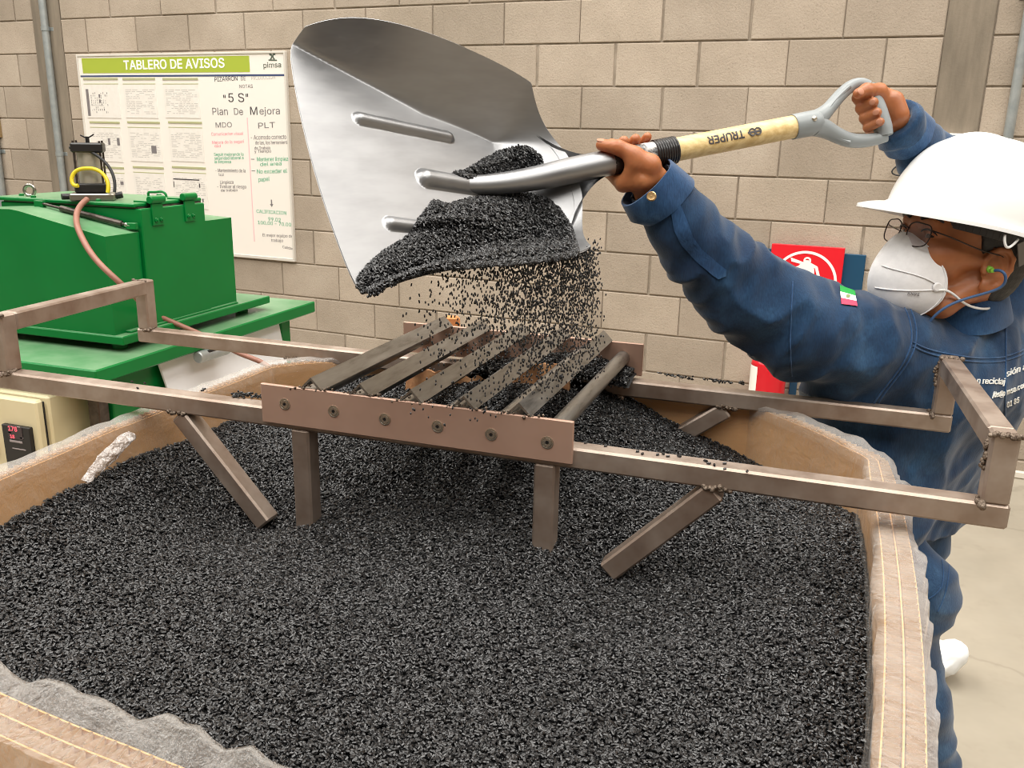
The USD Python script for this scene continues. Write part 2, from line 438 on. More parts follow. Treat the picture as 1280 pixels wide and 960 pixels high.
def wall_text(txt, p0, p1, hpx, out, bold=False, depth=0.0012):
    """Lettering from p0 to p1 (left and right ends of the baseline in the photograph)."""
    s0, z0 = at_wall(*p0, out); s1, z1 = at_wall(*p1, out)
    m = meshkit.text_mesh(txt, 1.0, depth, bold)
    w = m.bounds[1][0]
    h = hpx * 4.85 / FPX
    v = np.array(m.vertices)
    sh = (z1 - z0) / w
    m = trimesh.Trimesh(np.c_[v[:, 0] * (s1 - s0) / w, v[:, 1] * h + v[:, 0] * sh, v[:, 2]], m.faces, process=False)
    return wall_mesh(m, s0, z0, out)
obj('header_lettering', wall_text('TABLERO DE AVISOS', (154.5, 87), (281, 84.3), 11.5, bO + 0.001, True), M['letterwhite'], board, smooth=False)
lx, lz = at_wall(340.5, 72.5, bO)
def arc(cx, cy, r, a0, a1, w, n=14):
    a = np.radians(np.linspace(a0, a1, n))
    return LineString(np.c_[cx + r * np.cos(a), cy + r * np.sin(a)]).buffer(w)
logo = unary_union([arc(-0.03, 0.004, 0.024, -60, 80, 0.006), arc(0.03, 0.004, 0.024, 100, 240, 0.006), LineString([(-0.035, -0.024), (0.04, -0.027)]).buffer(0.005), Point(-0.02, 0.018).buffer(0.009), Point(0.024, 0.02).buffer(0.008)])
logo = affinity.scale(logo, 0.68, 0.68, origin=(0, 0))
obj('logo', cat(wall_mesh(trimesh.creation.extrude_polygon(logo, 0.001, engine='earcut'), lx, lz + 0.006, bO), wall_text('pimsa', (329, 84.8), (351.5, 83.8), 6.2, bO)), mat('logo_ink', lin(84, 92, 80), rough=0.5), board, smooth=False)
# nine sheets in pockets
def sheet(x0, y0, x1, y1):
    a, b = at_wall(x0, y0, bO), at_wall(x1, y1, bO)
    return a[0], b[0], b[1], a[1]
colx = [[(105, 152), (154, 198), (204, 251)], [(113, 154.5), (160, 204), (211, 256)], [(119, 160), (167, 209), (216, 261)]]
rowy = [(101, 148), (155, 203), (211, 262)]
for r in range(3):
    for c in range(3):
        x0, x1 = colx[r][c]
        y0, y1 = rowy[r]
        s0, s1, z0, z1 = sheet(x0, y0 + 4, x1, y1)
        sh = obj('sheet', wall_box(s0, s1, z0, z1, bO - 0.001, bO + 0.003, 0.001), M['paper'], board)
        a0 = at_wall(x0, y0 - 3.5, bO)[1]; a1 = at_wall(x0, y0 + 3.5, bO)[1]
        obj('title_strip', wall_box(s0, s1, a0 - 0.011, a0, bO - 0.001, bO + 0.0035, 0), M['pocket'], sh)
        obj('title_strip', wall_box(s0, s1, a1 - 0.005, a1, bO - 0.001, bO + 0.0035, 0), M['pocket'], sh)
        rr = rng(100 + r * 3 + c)
        ls = []
        if r == 0 and c == 0:
            ls_d = [wall_box(s0 + 0.012, s0 + 0.034, z0 + 0.012, z1 - 0.03, bO + 0.003, bO + 0.0036, 0)]
            for q in range(9):
                x = s0 + 0.05 + q * 0.0165
                for zz in np.arange(z0 + 0.03, z1 - 0.05, 0.014):
                    if rr.random() < 0.75:
                        ls_d.append(wall_box(x, x + rr.uniform(0.002, 0.006), zz, zz + rr.uniform(0.004, 0.012), bO + 0.003, bO + 0.0034, 0))
            for zz in (0.09, 0.12):
                ls_d.append(wall_box(s0 + 0.115, s0 + 0.128, z0 + zz, z0 + zz + 0.02, bO + 0.003, bO + 0.0036, 0))
            obj('print', cat(ls_d), M['greyink'], sh, smooth=False)
        else:
            n = 15
            for q in range(n):
                zz = z1 - 0.035 - q * (z1 - z0 - 0.05) / n
                x = s0 + 0.015
                while x < s1 - 0.03:
                    w = rr.uniform(0.01, 0.05)
                    if rr.random() < 0.72:
                        ls.append(wall_box(x, min(x + w, s1 - 0.012), zz, zz + 0.0035, bO + 0.003, bO + 0.0033, 0))
                    x += w + 0.008
            obj('print', cat(ls), M['paleink'], sh, smooth=False)
for (x, y, w, h) in ((148.5, 177, 5, 10), (137, 177, 4, 9), (193, 187, 9, 10), (153, 229, 6, 5)):
    s, z = at_wall(x, y, bO)
    obj('photo_print', wall_box(s - w * .0022, s + w * .0022, z - h * .0022, z + h * .0022, bO + 0.003, bO + 0.0038, 0), M['greyink'], board, smooth=False)
q = [at_wall(*p, bO) for p in ((217, 223.5), (249.5, 223.5), (250, 232), (252, 250))]
for bb in ((q[0][0], q[1][0], q[0][1] - .003, q[0][1] + .003), (q[2][0] - .004, q[2][0] + .004, q[2][1] - .012, q[2][1] + .012), (q[3][0] + .01, q[3][0] + .018, q[3][1] - .012, q[3][1] + .008), (q[0][0], q[0][0] + .005, q[0][1] - .05, q[0][1] - .015)):
    obj('frame_mark', wall_box(*bb, bO + .003, bO + .004, 0), M['ink'], board, smooth=False)
notes = {'ink': [('5 S', (284.5, 127.5), (305.5, 127.5), 11), ('"', (278.5, 128.5), (282.5, 128.5), 10), ('"', (306.5, 127.5), (310.5, 127), 10), ('M', (312, 143.5), (322, 143.5), 10), ('PIZARRON', (268, 102), (297, 100.5), 5.5)],
         'greyink': [('DE', (301, 100.5), (307, 100.3), 5), ('NOTAS', (299, 110), (316, 109.5), 4), ('Plan', (265, 143.5), (285, 143.5), 9), ('De', (292, 143.5), (304, 143.5), 8.5), ('ejora', (324, 143), (350, 142.5), 8.5), ('MDO', (269, 159.5), (290, 159), 6.5), ('PLT', (322, 160.5), (344, 159.5), 7),
                     ('- Acomodo correcto', (313, 174.5), (358, 173.5), 5.5), ('de las, los herramienta', (319, 180.5), (361, 180), 4.5), ('de Trabajo', (318, 187), (338, 186.5), 4), ('y Tiempo', (318, 191), (339, 190.5), 4),
                     ('- Mantenimiento de la', (269, 215), (307, 215.5), 4.5), ('luz', (273.5, 220), (280, 220), 4), ('Limpieza', (275, 230), (292, 229.5), 4.5), ('- Evaluar al riesgo', (271, 235), (308, 235.5), 4.5), ('de trabajo', (276, 239.5), (297, 239), 3.5),
                     ('El mejor equipo de', (328, 295.5), (366, 297), 4), ('trabajo', (339, 302), (354, 302.5), 4), ('Calidad', (353, 310), (367, 312.5), 3.5)],
         'paleink': [('PRODUCCION', (314, 100), (344, 98.5), 5)],
         'pinkink': [('Comunicacion visual', (264, 169.5), (304, 168.5), 4), ('Mejora de la seguri', (265, 180), (305, 178.5), 4), ('dad', (268, 184), (276, 184), 3.5)],
         'greenink': [('Seguir mejorando la', (267.5, 194.8), (304.5, 194.5), 4), ('seguridad laboral a', (268, 199.5), (304.5, 199), 4), ('la empresa', (268, 204), (289, 204), 4), ('Mantener limpieza', (321, 201.5), (363, 201), 5.2), ('del area', (325, 207.5), (352, 206.5), 4.5),
                      ('No exceder el', (321, 217), (359, 216), 5.5), ('papel', (323, 227), (337, 226), 5.5), ('CALIFICACION', (320.5, 266), (358, 268.5), 4.5), ('99.02', (335, 276), (351, 277.5), 5), ('100.00 - 70.00', (322, 280), (364, 283), 4.5)]}
for k, ts in notes.items():
    for t_, a, b, h in ts:
        obj('handwriting', wall_text(t_, a, b, h, bO, False, 0.0008), M[k], board, smooth=False)
s, z = at_wall(308.5, 147, bO); s2, z2 = at_wall(318, 302, bO)
obj('divider_line', wall_box(s, s + 0.006, z2, z, bO - 0.001, bO + 0.0008, 0), mat('pale_pink_ink', lin(232, 186, 190), rough=0.6), board)
s, z = at_wall(339.5, 254, bO)
obj('arrow', wall_mesh(trimesh.creation.extrude_polygon(Polygon([(-.004, .02), (.004, .02), (.004, -.005), (.012, -.005), (0, -.022), (-.012, -.005), (-.004, -.005)]), 0.0008, engine='earcut'), s, z, bO), M['greyink'], board)
s, z = at_wall(316, 200.3, bO)
for y in (199, 213.5):
    obj('arrow', wall_box(s - .012, s + .012, at_wall(316, y, bO)[1] - .002, at_wall(316, y, bO)[1] + .002, bO - .001, bO + .0008, 0), M['greyink'], board)

# ---------------------------------------------------------------- fire point
ss0, sz1 = at_wall(965, 304.5, .05); ss1, _ = at_wall(1056.5, 310, .05)
stand = thing('extinguisher_stand', 'dark blue fire point stand holding the red sign against the wall', 'stand')
b0, bz = at_wall(942, 309, .03); b1, _ = at_wall(1082.5, 322, .03)
obj('panel', wall_box(b0, b1, bz - 0.34, bz - 0.003, 0.012, 0.03, 0.002), M['blue'], stand)
ps, _ = at_wall(992, 475, .03)
obj('post', wall_box(ps - 0.017, ps + 0.017, 0.0, bz - 0.3, 0.012, 0.03, 0.002), M['blue'], stand)
obj('foot', wall_box(ps - 0.12, ps + 0.12, 0.0, 0.012, 0.012, 0.25, 0.002), M['blue'], stand)
sg = thing('fire_sign', 'red square sign with a white ringed fire extinguisher symbol', 'sign')
obj('plate', wall_box(ss0, ss1, sz1 - 0.345, sz1, 0.03, 0.05, 0.002), M['red'], sg)
cx, cz = (ss0 + ss1) / 2, sz1 - 0.165
ring = Point(0, 0).buffer(0.142, 40).difference(Point(0, 0).buffer(0.130, 40))
ext = unary_union([sbox(-0.040, -0.10, 0.040, 0.05).buffer(0.0), Point(0, 0.05).buffer(0.0395), sbox(-.012, .08, .012, .1),
                   Polygon([(.006, .085), (-.07, .108), (-.066, .09), (-.006, .078)]), Polygon([(.0, .08), (-.066, .062), (-.058, .048), (.0, .07)]), Point(.004, .098).buffer(.017).difference(Point(.004, .098).buffer(.009)),
                   LineString([(.012, .086), (.046, .07), (.06, .03), (.056, -.02), (.05, -.06)]).buffer(.0065)])
obj('symbol', wall_mesh(trimesh.creation.extrude_polygon(unary_union([ring, ext]), 0.001, engine='earcut') if unary_union([ring, ext]).geom_type == 'Polygon' else cat([trimesh.creation.extrude_polygon(g, 0.001, engine='earcut') for g in unary_union([ring, ext]).geoms]), cx, cz, 0.05), M['letterwhite'], sg, smooth=False)
es, ez = at_wall(961, 452, .12)
ecx = wp(es + 0.003, 0, 0.12)
fe = thing('fire_extinguisher', 'red fire extinguisher standing at the foot of the block wall', 'extinguisher', ecx)
obj('cylinder', lathe([(0.0, 0.0), (0.076, 0.0), (0.082, 0.008), (0.082, ez - 0.01), (0.078, ez + 0.004), (0.06, ez + 0.024), (0.03, ez + 0.045), (0.02, ez + 0.055)], ecx, sides=36), M['extred'], fe)
a = np.linspace(math.radians(150), math.radians(235), 12)
lab = []
obj('label_sticker', trimesh.Trimesh(*(lambda v, f: (v, f))(np.array([ecx + np.array([0.0826 * math.cos(t_), 0.0826 * math.sin(t_), z_]) for z_ in (0.12, ez - 0.015) for t_ in a]), [x for i in range(11) for x in ((i, i + 1, 13 + i), (i, 13 + i, 12 + i))]), process=False), M['letterwhite'], fe, label='pale printed label wrapped round the cylinder')
obj('valve', cat(cyl(ecx + UP * (ez + .05), ecx + UP * (ez + .085), 0.016, 16), bar(ecx + UP * (ez + .08) - WS * .05, ecx + UP * (ez + .1) + WS * .06, .016, .014)), M['black'], fe)
hz = [ecx + UP * (ez + .07) + WS * .02, ecx + UP * (ez + .06) + WS * .12 + WN * .02, ecx + UP * (ez - .02) + WS * .2 + WN * .03, ecx + UP * (ez - .15) + WS * .18 + WN * .03, ecx + UP * (ez - .3) + WS * .12 + WN * .02]
obj('hose', tube(spline(hz, 26), 0.012, 10), M['rubber'], fe)
obj('tag', cbox((0.05, 0.06, 0.004), ecx + UP * (ez - .03) + WS * .235 + WN * .03, .001, (WS, UP, WN)), M['letterwhite'], fe, label='white tag hanging by the hose')

# ================================================================ cardboard bin
M['card'] = mat('cardboard', lin(192, 142, 86), lin(204, 154, 98), rough=0.8, scale=5, stretch=(1, 1, 6), bump=0.15, bscale=200)
M['cardedge'] = mat('cardboard_edge', lin(196, 158, 116), lin(214, 180, 140), rough=0.85, scale=60)
RIM = 0.986
bin_pts = [(-0.985, 0.66), (-1.0, 1.45), (-0.865, 1.562), (-0.075, 1.566), (0.122, 1.345), (0.098, 0.575), (-0.06, 0.425), (-0.62, 0.455), (-0.86, 0.53)]
bin_t = thing('cardboard_bin', 'large octagonal cardboard bin full of black plastic pellets', 'box', (-0.44, 1.0, 0.13))
ring, seg = [], []
nb = len(bin_pts)
cen = np.mean(bin_pts, axis=0)
for i in range(nb):
    a, b = np.array(bin_pts[i]), np.array(bin_pts[(i + 1) % nb])
    n = max(4, int(np.linalg.norm(b - a) / 0.012))
    out = np.array([(b - a)[1], -(b - a)[0]]) / np.linalg.norm(b - a)
    if out @ ((a + b) / 2 - cen) < 0: out = -out
    for k in range(n):
        t = k / n
        bulge = 0.014 * math.sin(math.pi * t) + 0.004 * (meshkit.noise(np.array([i * 7.1 + t * 5, 3.3, 0.0])) - 0.5)
        ring.append(a + (b - a) * t + out * bulge); seg.append(i)
ring = np.array(ring); seg = np.array(seg)
tg = np.roll(ring, -1, 0) - np.roll(ring, 1, 0)
tg = np.stack([np.convolve(np.r_[tg[-3:, k], tg[:, k], tg[:3, k]], np.ones(7) / 7, 'valid') for k in (0, 1)], 1)
ringn = np.c_[tg[:, 1], -tg[:, 0]]
ringn /= np.linalg.norm(ringn, axis=1, keepdims=True)
ringn *= np.sign(((ring - cen) * ringn).sum(1))[:, None]
rim_z = RIM + 0.006 * (meshkit.fbm(np.c_[ring * 6, np.zeros(len(ring))], 3, 2) - 0.5)
# thickness: the right and front sides are doubled
thick = np.where((seg == 4) | (seg == 5) | (seg == 6) | (seg == 7), 0.034, 0.024)
thick = np.convolve(np.r_[thick[-6:], thick, thick[:6]], np.ones(13) / 13, 'valid')
def strip(idx, o0, o1, z0, z1):
    """Closed slab that follows the ring between two offsets."""
    p0 = ring[idx] + ringn[idx] * np.asarray(o0).reshape(-1, 1) if np.ndim(o0) else ring[idx] + ringn[idx] * o0
    p1 = ring[idx] + ringn[idx] * np.asarray(o1).reshape(-1, 1) if np.ndim(o1) else ring[idx] + ringn[idx] * o1
    zt = np.broadcast_to(z1, (len(idx),)); zb = np.broadcast_to(z0, (len(idx),))
    v = np.vstack([np.c_[p0, zb], np.c_[p1, zb], np.c_[p1, zt], np.c_[p0, zt]])
    n = len(idx); f = []
    for j in range(n - 1):
        for a in range(4):
            b = (a + 1) % 4
            f += [(a * n + j, b * n + j, b * n + j + 1), (a * n + j, b * n + j + 1, a * n + j + 1)]
    f += [(0, n, 2 * n), (0, 2 * n, 3 * n), (n - 1, 3 * n - 1, 2 * n - 1), (n - 1, 4 * n - 1, 3 * n - 1)]
    return trimesh.Trimesh(v, f, process=False)
for i in range(nb):
    idx = np.r_[np.nonzero(seg == i)[0], (np.nonzero(seg == i)[0][-1] + 1) % len(ring)]
    th = thick[idx]
    pn = obj('panel', cat(strip(idx, -th / 2, -th / 2 + 0.0015, 0.13, rim_z[idx] - 0.002), strip(idx, th / 2 - 0.0015, th / 2, 0.13, rim_z[idx] - 0.004), strip(idx, -0.0008, 0.0008, 0.13, rim_z[idx] - 0.003), strip(idx, -th / 2, th / 2, 0.13, 0.2)), M['card'], bin_t)
    # fluting seen along the cut top edge
    fl = []
    L = np.r_[0, np.cumsum(np.linalg.norm(np.diff(ring[idx], axis=0), axis=1))]
    m = max(8, int(L[-1] / 0.0011))
    ss = np.linspace(0, L[-1], m)
    px_ = np.interp(ss, L, ring[idx, 0]); py_ = np.interp(ss, L, ring[idx, 1]); nx_ = np.interp(ss, L, ringn[idx, 0]); ny_ = np.interp(ss, L, ringn[idx, 1]); tt = np.interp(ss, L, th); zz = np.interp(ss, L, rim_z[idx])
    for lo, hi in ((-1, -0.05), (0.05, 1)):
        mid, amp = (lo + hi) / 4 * tt, (hi - lo) / 4 * tt * 0.80
        w = mid + amp * np.sin(ss / 0.0075 * 2 * np.pi)
        dw = amp / 0.0125 * 2 * np.pi * np.cos(ss / 0.0125 * 2 * np.pi)
        w = mid + amp * np.sin(ss / 0.0125 * 2 * np.pi)
        hx = np.sqrt(1 + dw ** 2) * 0.0006            # half the width of the paper, measured across the wall
        hx = np.minimum(hx, 0.0012)
        c0 = np.c_[px_ + nx_ * (w - hx), py_ + ny_ * (w - hx)]; c1 = np.c_[px_ + nx_ * (w + hx), py_ + ny_ * (w + hx)]
        v = np.vstack([np.c_[c0, zz - 0.04], np.c_[c0, zz - 0.001], np.c_[c1, zz - 0.001], np.c_[c1, zz - 0.04]])
        f = [q for r_ in range(3) for j in range(m - 1) for q in ((r_ * m + j, r_ * m + j + 1, (r_ + 1) * m + j + 1), (r_ * m + j, (r_ + 1) * m + j + 1, (r_ + 1) * m + j))]
        fl.append(trimesh.Trimesh(v, f, process=False))
    obj('fluting', cat(fl), M['cardedge'], pn, smooth=True)
pal = thing('pallet', 'wooden pallet under the cardboard bin', 'pallet', (-0.44, 1.0, 0))
M['pallet'] = mat('pallet_wood', lin(150, 118, 80), lin(176, 146, 104), rough=0.8, scale=9, stretch=(1, 10, 10), rnd=0.1)
for j in range(7):
    obj('plank', box_mm((-1.02, 0.42 + j * 0.172, 0.105), (0.14, 0.42 + j * 0.172 + 0.12, 0.127), 0.003), M['pallet'], pal)
for x in (-1.02, -0.49, 0.04):
    obj('bearer', box_mm((x, 0.42, 0.0), (x + 0.1, 1.57, 0.105), 0.003), M['pallet'], pal)

# plastic liner: inside face, over the rim and down the outside
def film_material(name, k1, k0):
    n = {'g': ('geometry', {}), 'mp': ('mapping', {'scale': (1, 1, 1)}), 'n': ('noise_texture', {'scale': 30.0, 'detail': 5.0, 'roughness': 0.62, 'distortion': 0.35}), 'b': ('bump', {'strength': 0.9, 'distance': 0.012}),
         'lw': ('layer_weight', {'blend': 0.35}), 'm': ('math', {'math_type': 'multiply_add', 'value2': k1, 'value3': k0, 'use_clamp': True}),
         't': ('transparent_bsdf', {'color': (0.97, 0.97, 0.965)}), 'p': ('principled_bsdf', {'base_color': (0.78, 0.75, 0.71), 'roughness': 0.12, 'specular_ior_level': 0.9}), 'x': ('mix_closure', {})}
    l = [('g.position', 'mp.vector'), ('mp.vector', 'n.vector'), ('n.fac', 'b.height'), ('b.normal', 'p.normal'), ('b.normal', 'lw.normal'), ('lw.facing', 'm.value1'), ('m.value', 'x.fac'), ('t.BSDF', 'x.closure1'), ('p.BSDF', 'x.closure2')]
    return usdkit.material(stage, '/World/Looks/' + name, n, l, surface='x.closure')
N = len(ring)
ang = np.arange(N)
loose = np.interp(seg + 0.0, np.arange(nb), [0.25, 0.3, 0.4, 0.6, 1.2, 0.9, 1.3, 1.5, 1.2])
loose = np.convolve(np.r_[loose[-10:], loose, loose[:10]], np.ones(21) / 21, 'valid')
prof = []   # (offset inward -, outward +, z relative to the rim)
H = thick / 2
rows = [(-1, -0.22, 0), (-1, -0.16, 0), (-1, -0.12, 0.3), (-1, -0.09, .5), (-1, -0.06, 0.7), (-1, -0.035, .8), (-1, -0.015, 0.9), (-1, 0.002, 1.0), (-0.55, 0.007, 1), (0.0, 0.006, 1), (0.55, 0.007, 1), (1, 0.001, 1), (1.0, -0.02, 1), (1, -0.045, 1), (1, -0.075, 1), (1, -0.105, 1), (1, -0.135, 1.2), (1, -0.16, 1.4)]
V = []
for j, (o, dz, w) in enumerate(rows):
    p3 = np.c_[ring * 1.0, np.full(N, dz)]
    n1 = meshkit.fbm(np.c_[ring * 22, np.full(N, dz * 9 + 5)], 3, 11) - 0.5
    n2 = meshkit.fbm(np.c_[ring * 40, np.full(N, dz * 14)], 3, 23) - 0.5
    off = o * (H + 0.004) + np.sign(o) * (0.003 + 0.022 * np.maximum(n1, 0) * w * loose) + 0.006 * n2 * w * loose
    z = rim_z + dz + (0.02 * n1 + 0.012 * n2) * (w if j > 6 else 0.3) * loose * (1.0 if j < 12 else 1.6)
    if 6 <= j <= 9:      # on the front side the film stands up above the edge
        st = np.clip(np.where((seg == 7) | (seg == 6) | (seg == 8), 1.0, 0.0), 0, 1)
        st = np.convolve(np.r_[st[-8:], st, st[:8]], np.ones(17) / 17, 'valid')
        z = z + st * (0.004, 0.016, 0.014, 0.004)[j - 6] * (0.6 + 1.2 * (n1 + 0.5)) * 1.4
    V.append(np.c_[ring + ringn * off[:, None], z])
V = np.vstack(V)
F = []
for j in range(len(rows) - 1):
    k = np.arange(N); k2 = (k + 1) % N
    F.append(np.c_[j * N + k, j * N + k2, (j + 1) * N + k2, (j + 1) * N + k])
F = np.vstack(F)
def rows_mesh(j0, j1):
    F = []
    for j in range(j1 - j0):
        k = np.arange(N); k2 = (k + 1) % N
        F.append(np.c_[j * N + k, j * N + k2, (j + 1) * N + k2, (j + 1) * N + k])
    return V[j0 * N:(j1 + 1) * N], np.vstack(F)
liner = thing('plastic_liner', 'clear wrinkled plastic liner folded over the rim of the cardboard bin', 'plastic liner', (-0.44, 1.0, 0.9))
obj('inner_film', rows_mesh(0, 6), film_material('inner_film', 0.30, 0.05), liner, smooth=True)
obj('folded_rim', rows_mesh(6, 11), film_material('rim_film', 0.36, 0.09), liner, smooth=True)
obj('outer_skirt', rows_mesh(11, len(rows) - 1), film_material('skirt_film', 0.45, 0.10), liner, smooth=True)
# a long shiny fold of film on the left inside wall
fold = []
pa, pb = at_x(158, 588, -0.972), at_x(100, 662, -0.966)
pa, pb = at_x(160, 582, -0.968), at_x(106, 600, -0.962)
fold_pts = spline([at_x(163, 543, -0.966), at_x(147, 558, -0.958), at_x(126, 579, -0.957), at_x(103, 602, -0.957)], 22)
nz = meshkit.fbm(fold_pts * 40, 3, 4) - 0.5
wv = np.array([0.005 + 0.009 * math.sin(math.pi * min(1, (i + 3) / 24)) for i in range(22)])
fv, ff = [], []
for i in range(22):
    for k, u in enumerate(np.linspace(-1, 1, 6)):
        fv.append(fold_pts[i] + np.array([0.012 * (1 - u * u) + 0.006 * (meshkit.noise(np.array([i * 0.7, k * 1.3, 9.0])) - 0.5), -u * wv[i] * 0.6, u * wv[i] * 0.8]))
for i in range(21):
    for k in range(5):
        ff.append((i * 6 + k, i * 6 + k + 1, i * 6 + k + 7, i * 6 + k + 6))
def fold_material():
    n = {'g': ('geometry', {}), 'n': ('noise_texture', {'scale': 60.0, 'detail': 3.0}), 'b': ('bump', {'strength': 1.0, 'distance': 0.02}), 'lw': ('layer_weight', {'blend': 0.4}), 'm': ('math', {'math_type': 'multiply_add', 'value2': 0.3, 'value3': 0.5, 'use_clamp': True}),
         't': ('transparent_bsdf', {}), 'p': ('principled_bsdf', {'base_color': (0.62, 0.58, 0.56), 'roughness': 0.12, 'specular_ior_level': 1.0}), 'x': ('mix_closure', {})}
    l = [('g.position', 'n.vector'), ('n.fac', 'b.height'), ('b.normal', 'p.normal'), ('lw.facing', 'm.value1'), ('m.value', 'x.fac'), ('t.BSDF', 'x.closure1'), ('p.BSDF', 'x.closure2')]
    return usdkit.material(stage, '/World/Looks/film_fold', n, l, surface='x.closure')
obj('film_strip', (fv, ff), fold_material(), label='shiny crumpled strip of film lying against the left inside wall of the bin', cat='plastic film', smooth=True)

# ================================================================ pellets
M['heap'] = mat('pellet_shade', lin(18, 18, 19), rough=0.7)
def pellet_material():
    n = {'p': ('principled_bsdf', {'roughness': 0.27, 'specular_ior_level': 0.55}), 'oi': ('object_info', {}), 'r': ('rgb_ramp', {'ramp': [(0, lin(14, 14, 15)), (0.6, lin(28, 28, 29)), (1, lin(48, 47, 47))]})}
    return usdkit.material(stage, '/World/Looks/pellet_plastic', n, [('oi.random', 'r.fac'), ('r.color', 'p.base_color')], surface='p.BSDF')
M['pellet'] = pellet_material()
def pellet_mesh(r=0.0015, l=0.0047, sides=7, tilt=0.0006):
    a = np.arange(sides) / sides * 2 * np.pi
    v, prof_ = [], [(-l / 2, 0.72), (-l / 2 + 0.0005, 1.0), (l / 2 - 0.0005, 1.0), (l / 2, 0.72)]
    for h, k in prof_:
        v += [(h + tilt * math.cos(t), r * k * math.cos(t), r * k * math.sin(t)) for t in a]
    f = []
    for i in range(3):
        for k in range(sides):
            k2 = (k + 1) % sides
            f += [(i * sides + k, i * sides + k2, (i + 1) * sides + k2), (i * sides + k, (i + 1) * sides + k2, (i + 1) * sides + k)]
    v += [(-l / 2, 0, 0), (l / 2, 0, 0)]
    for k in range(sides):
        k2 = (k + 1) % sides
        f += [(4 * sides, k2, k), (4 * sides + 1, 3 * sides + k, 3 * sides + k2)]
    return trimesh.Trimesh(v, f, process=False)
def scatter(parent, name, pos, normal, seed, lie=0.25, long_axis=None, scale=1.0):
    """Pellets at the given places: their long axes lie near the surface (lie = how far they stick out of it)."""
    g = rng(seed)
    n = len(pos)
    a = g.normal(size=(n, 3))
    nn = np.broadcast_to(normal, (n, 3))
    a -= nn * (a * nn).sum(1, keepdims=True)
    a /= np.linalg.norm(a, axis=1, keepdims=True)
    a = a + nn * g.normal(size=(n, 1)) * lie
    if long_axis is not None:
        a = a * 0.45 + np.asarray(long_axis)
    a /= np.linalg.norm(a, axis=1, keepdims=True)
    # quaternion that turns +x into a
    w = 1 + a[:, 0]
    q = np.c_[np.zeros(n), -a[:, 2], a[:, 1], w]
    bad = w < 1e-4
    q[bad] = (0, 1, 0, 0)
    q /= np.linalg.norm(q, axis=1, keepdims=True)
    inst = UsdGeom.PointInstancer.Define(stage, path_of(name, parent))
    base = inst.GetPath()
    protos = []
    for i, (r_, l_) in enumerate(((0.0015, 0.0047), (0.0016, 0.0041), (0.0014, 0.0052))):
        m = usdkit.mesh(stage, f'{base}/prototypes/pellet_{i}', pellet_mesh(r_ * 1.05, l_), M['pellet'], smooth=40)
        protos.append(m.GetPath())
    inst.CreatePrototypesRel().SetTargets(protos)
    inst.CreateProtoIndicesAttr(Vt.IntArray.FromNumpy(g.integers(0, 3, n).astype(np.int32)))
    inst.CreatePositionsAttr(Vt.Vec3fArray.FromNumpy(np.asarray(pos, np.float32)))
    inst.CreateOrientationsAttr(Vt.QuathArray([Gf.Quath(float(d), float(x), float(y), float(z)) for x, y, z, d in q]))
    inst.CreateScalesAttr(Vt.Vec3fArray.FromNumpy(np.repeat(g.uniform(0.9, 1.12, (n, 1)) * scale, 3, 1).astype(np.float32)))
    return inst
hp = np.array([(-.985, .70, .925), (-.985, .85, .93), (-.985, .95, .93), (-.985, 1.06, .928), (-.985, 1.18, .915), (-.99, 1.33, .92), (-.93, 1.48, .93), (-.80, 1.54, .96), (-.65, 1.555, .985), (-.5, 1.555, 1.0), (-.37, 1.555, 1.0), (-.30, 1.52, .972), (-.216, 1.55, .935), (-.15, 1.54, .918), (-.085, 1.53, .895),
               (.02, 1.44, .885), (.10, 1.30, .90), (.11, 1.18, .91), (.09, .95, .905), (.085, .75, .90), (.07, .6, .895), (-.7, 1.1, .858), (-.77, 1.09, .835), (-.6, 1.15, .872), (-.5, 1.10, .876), (-.31, 1.1, .884), (-.22, 1.085, .858), (-.1, 1.1, .872),
               (-.87, 1.1, .87), (-.45, 1.38, .985), (-.38, 1.45, .995), (-.30, 1.38, .962), (-.58, 1.38, .965), (-.7, 1.35, .925), (-.45, 1.25, .925), (-.15, 1.3, .915), (-.85, 1.3, .905),
               (-.5, .85, .868), (-.2, .85, .862), (-.75, .85, .87), (-.5, .62, .875), (-.1, .65, .872), (-.45, .47, .885), (-.8, .6, .89), (-.35, .75, .862)])
height = RBFInterpolator(hp[:, :2], hp[:, 2], kernel='thin_plate_spline', smoothing=1e-5)
inner = Polygon(ring - ringn * (thick[:, None] / 2 + 0.004))
gx, gy = np.meshgrid(np.linspace(-1.02, 0.13, 231), np.linspace(0.40, 1.58, 237), indexing='ij')
gz = height(np.c_[gx.ravel(), gy.ravel()]).reshape(gx.shape)
gz = np.clip(gz, 0.82, 1.03) + 0.016 * (meshkit.fbm(np.stack([gx * 9, gy * 9, gx * 0], -1), 4, 8) - 0.5)
def hz(x, y):
    c = np.array([(np.asarray(x) + 1.02) / 1.15 * 230, (np.asarray(y) - 0.40) / 1.18 * 236])
    return map_coordinates(gz, c, order=1, mode='nearest')
def hnormal(x, y):
    e = 0.008
    n = np.c_[-(hz(x + e, y) - hz(x - e, y)) / (2 * e), -(hz(x, y + e) - hz(x, y - e)) / (2 * e), np.ones(len(x))]
    return n / np.linalg.norm(n, axis=1, keepdims=True)
import shapely
ins = shapely.contains_xy(inner, gx, gy)
ids = np.full(gx.shape, -1); ids[ins] = np.arange(ins.sum())
q = np.stack([ids[:-1, :-1], ids[1:, :-1], ids[1:, 1:], ids[:-1, 1:]], -1).reshape(-1, 4)
q = q[(q >= 0).all(1)]
pile = thing('plastic_pellets', 'heap of small shiny black plastic pellets filling the cardboard bin', 'pellets', kind='stuff')
obj('heap', (np.c_[gx[ins], gy[ins], gz[ins] - 0.006], q), M['heap'], pile, smooth=True)
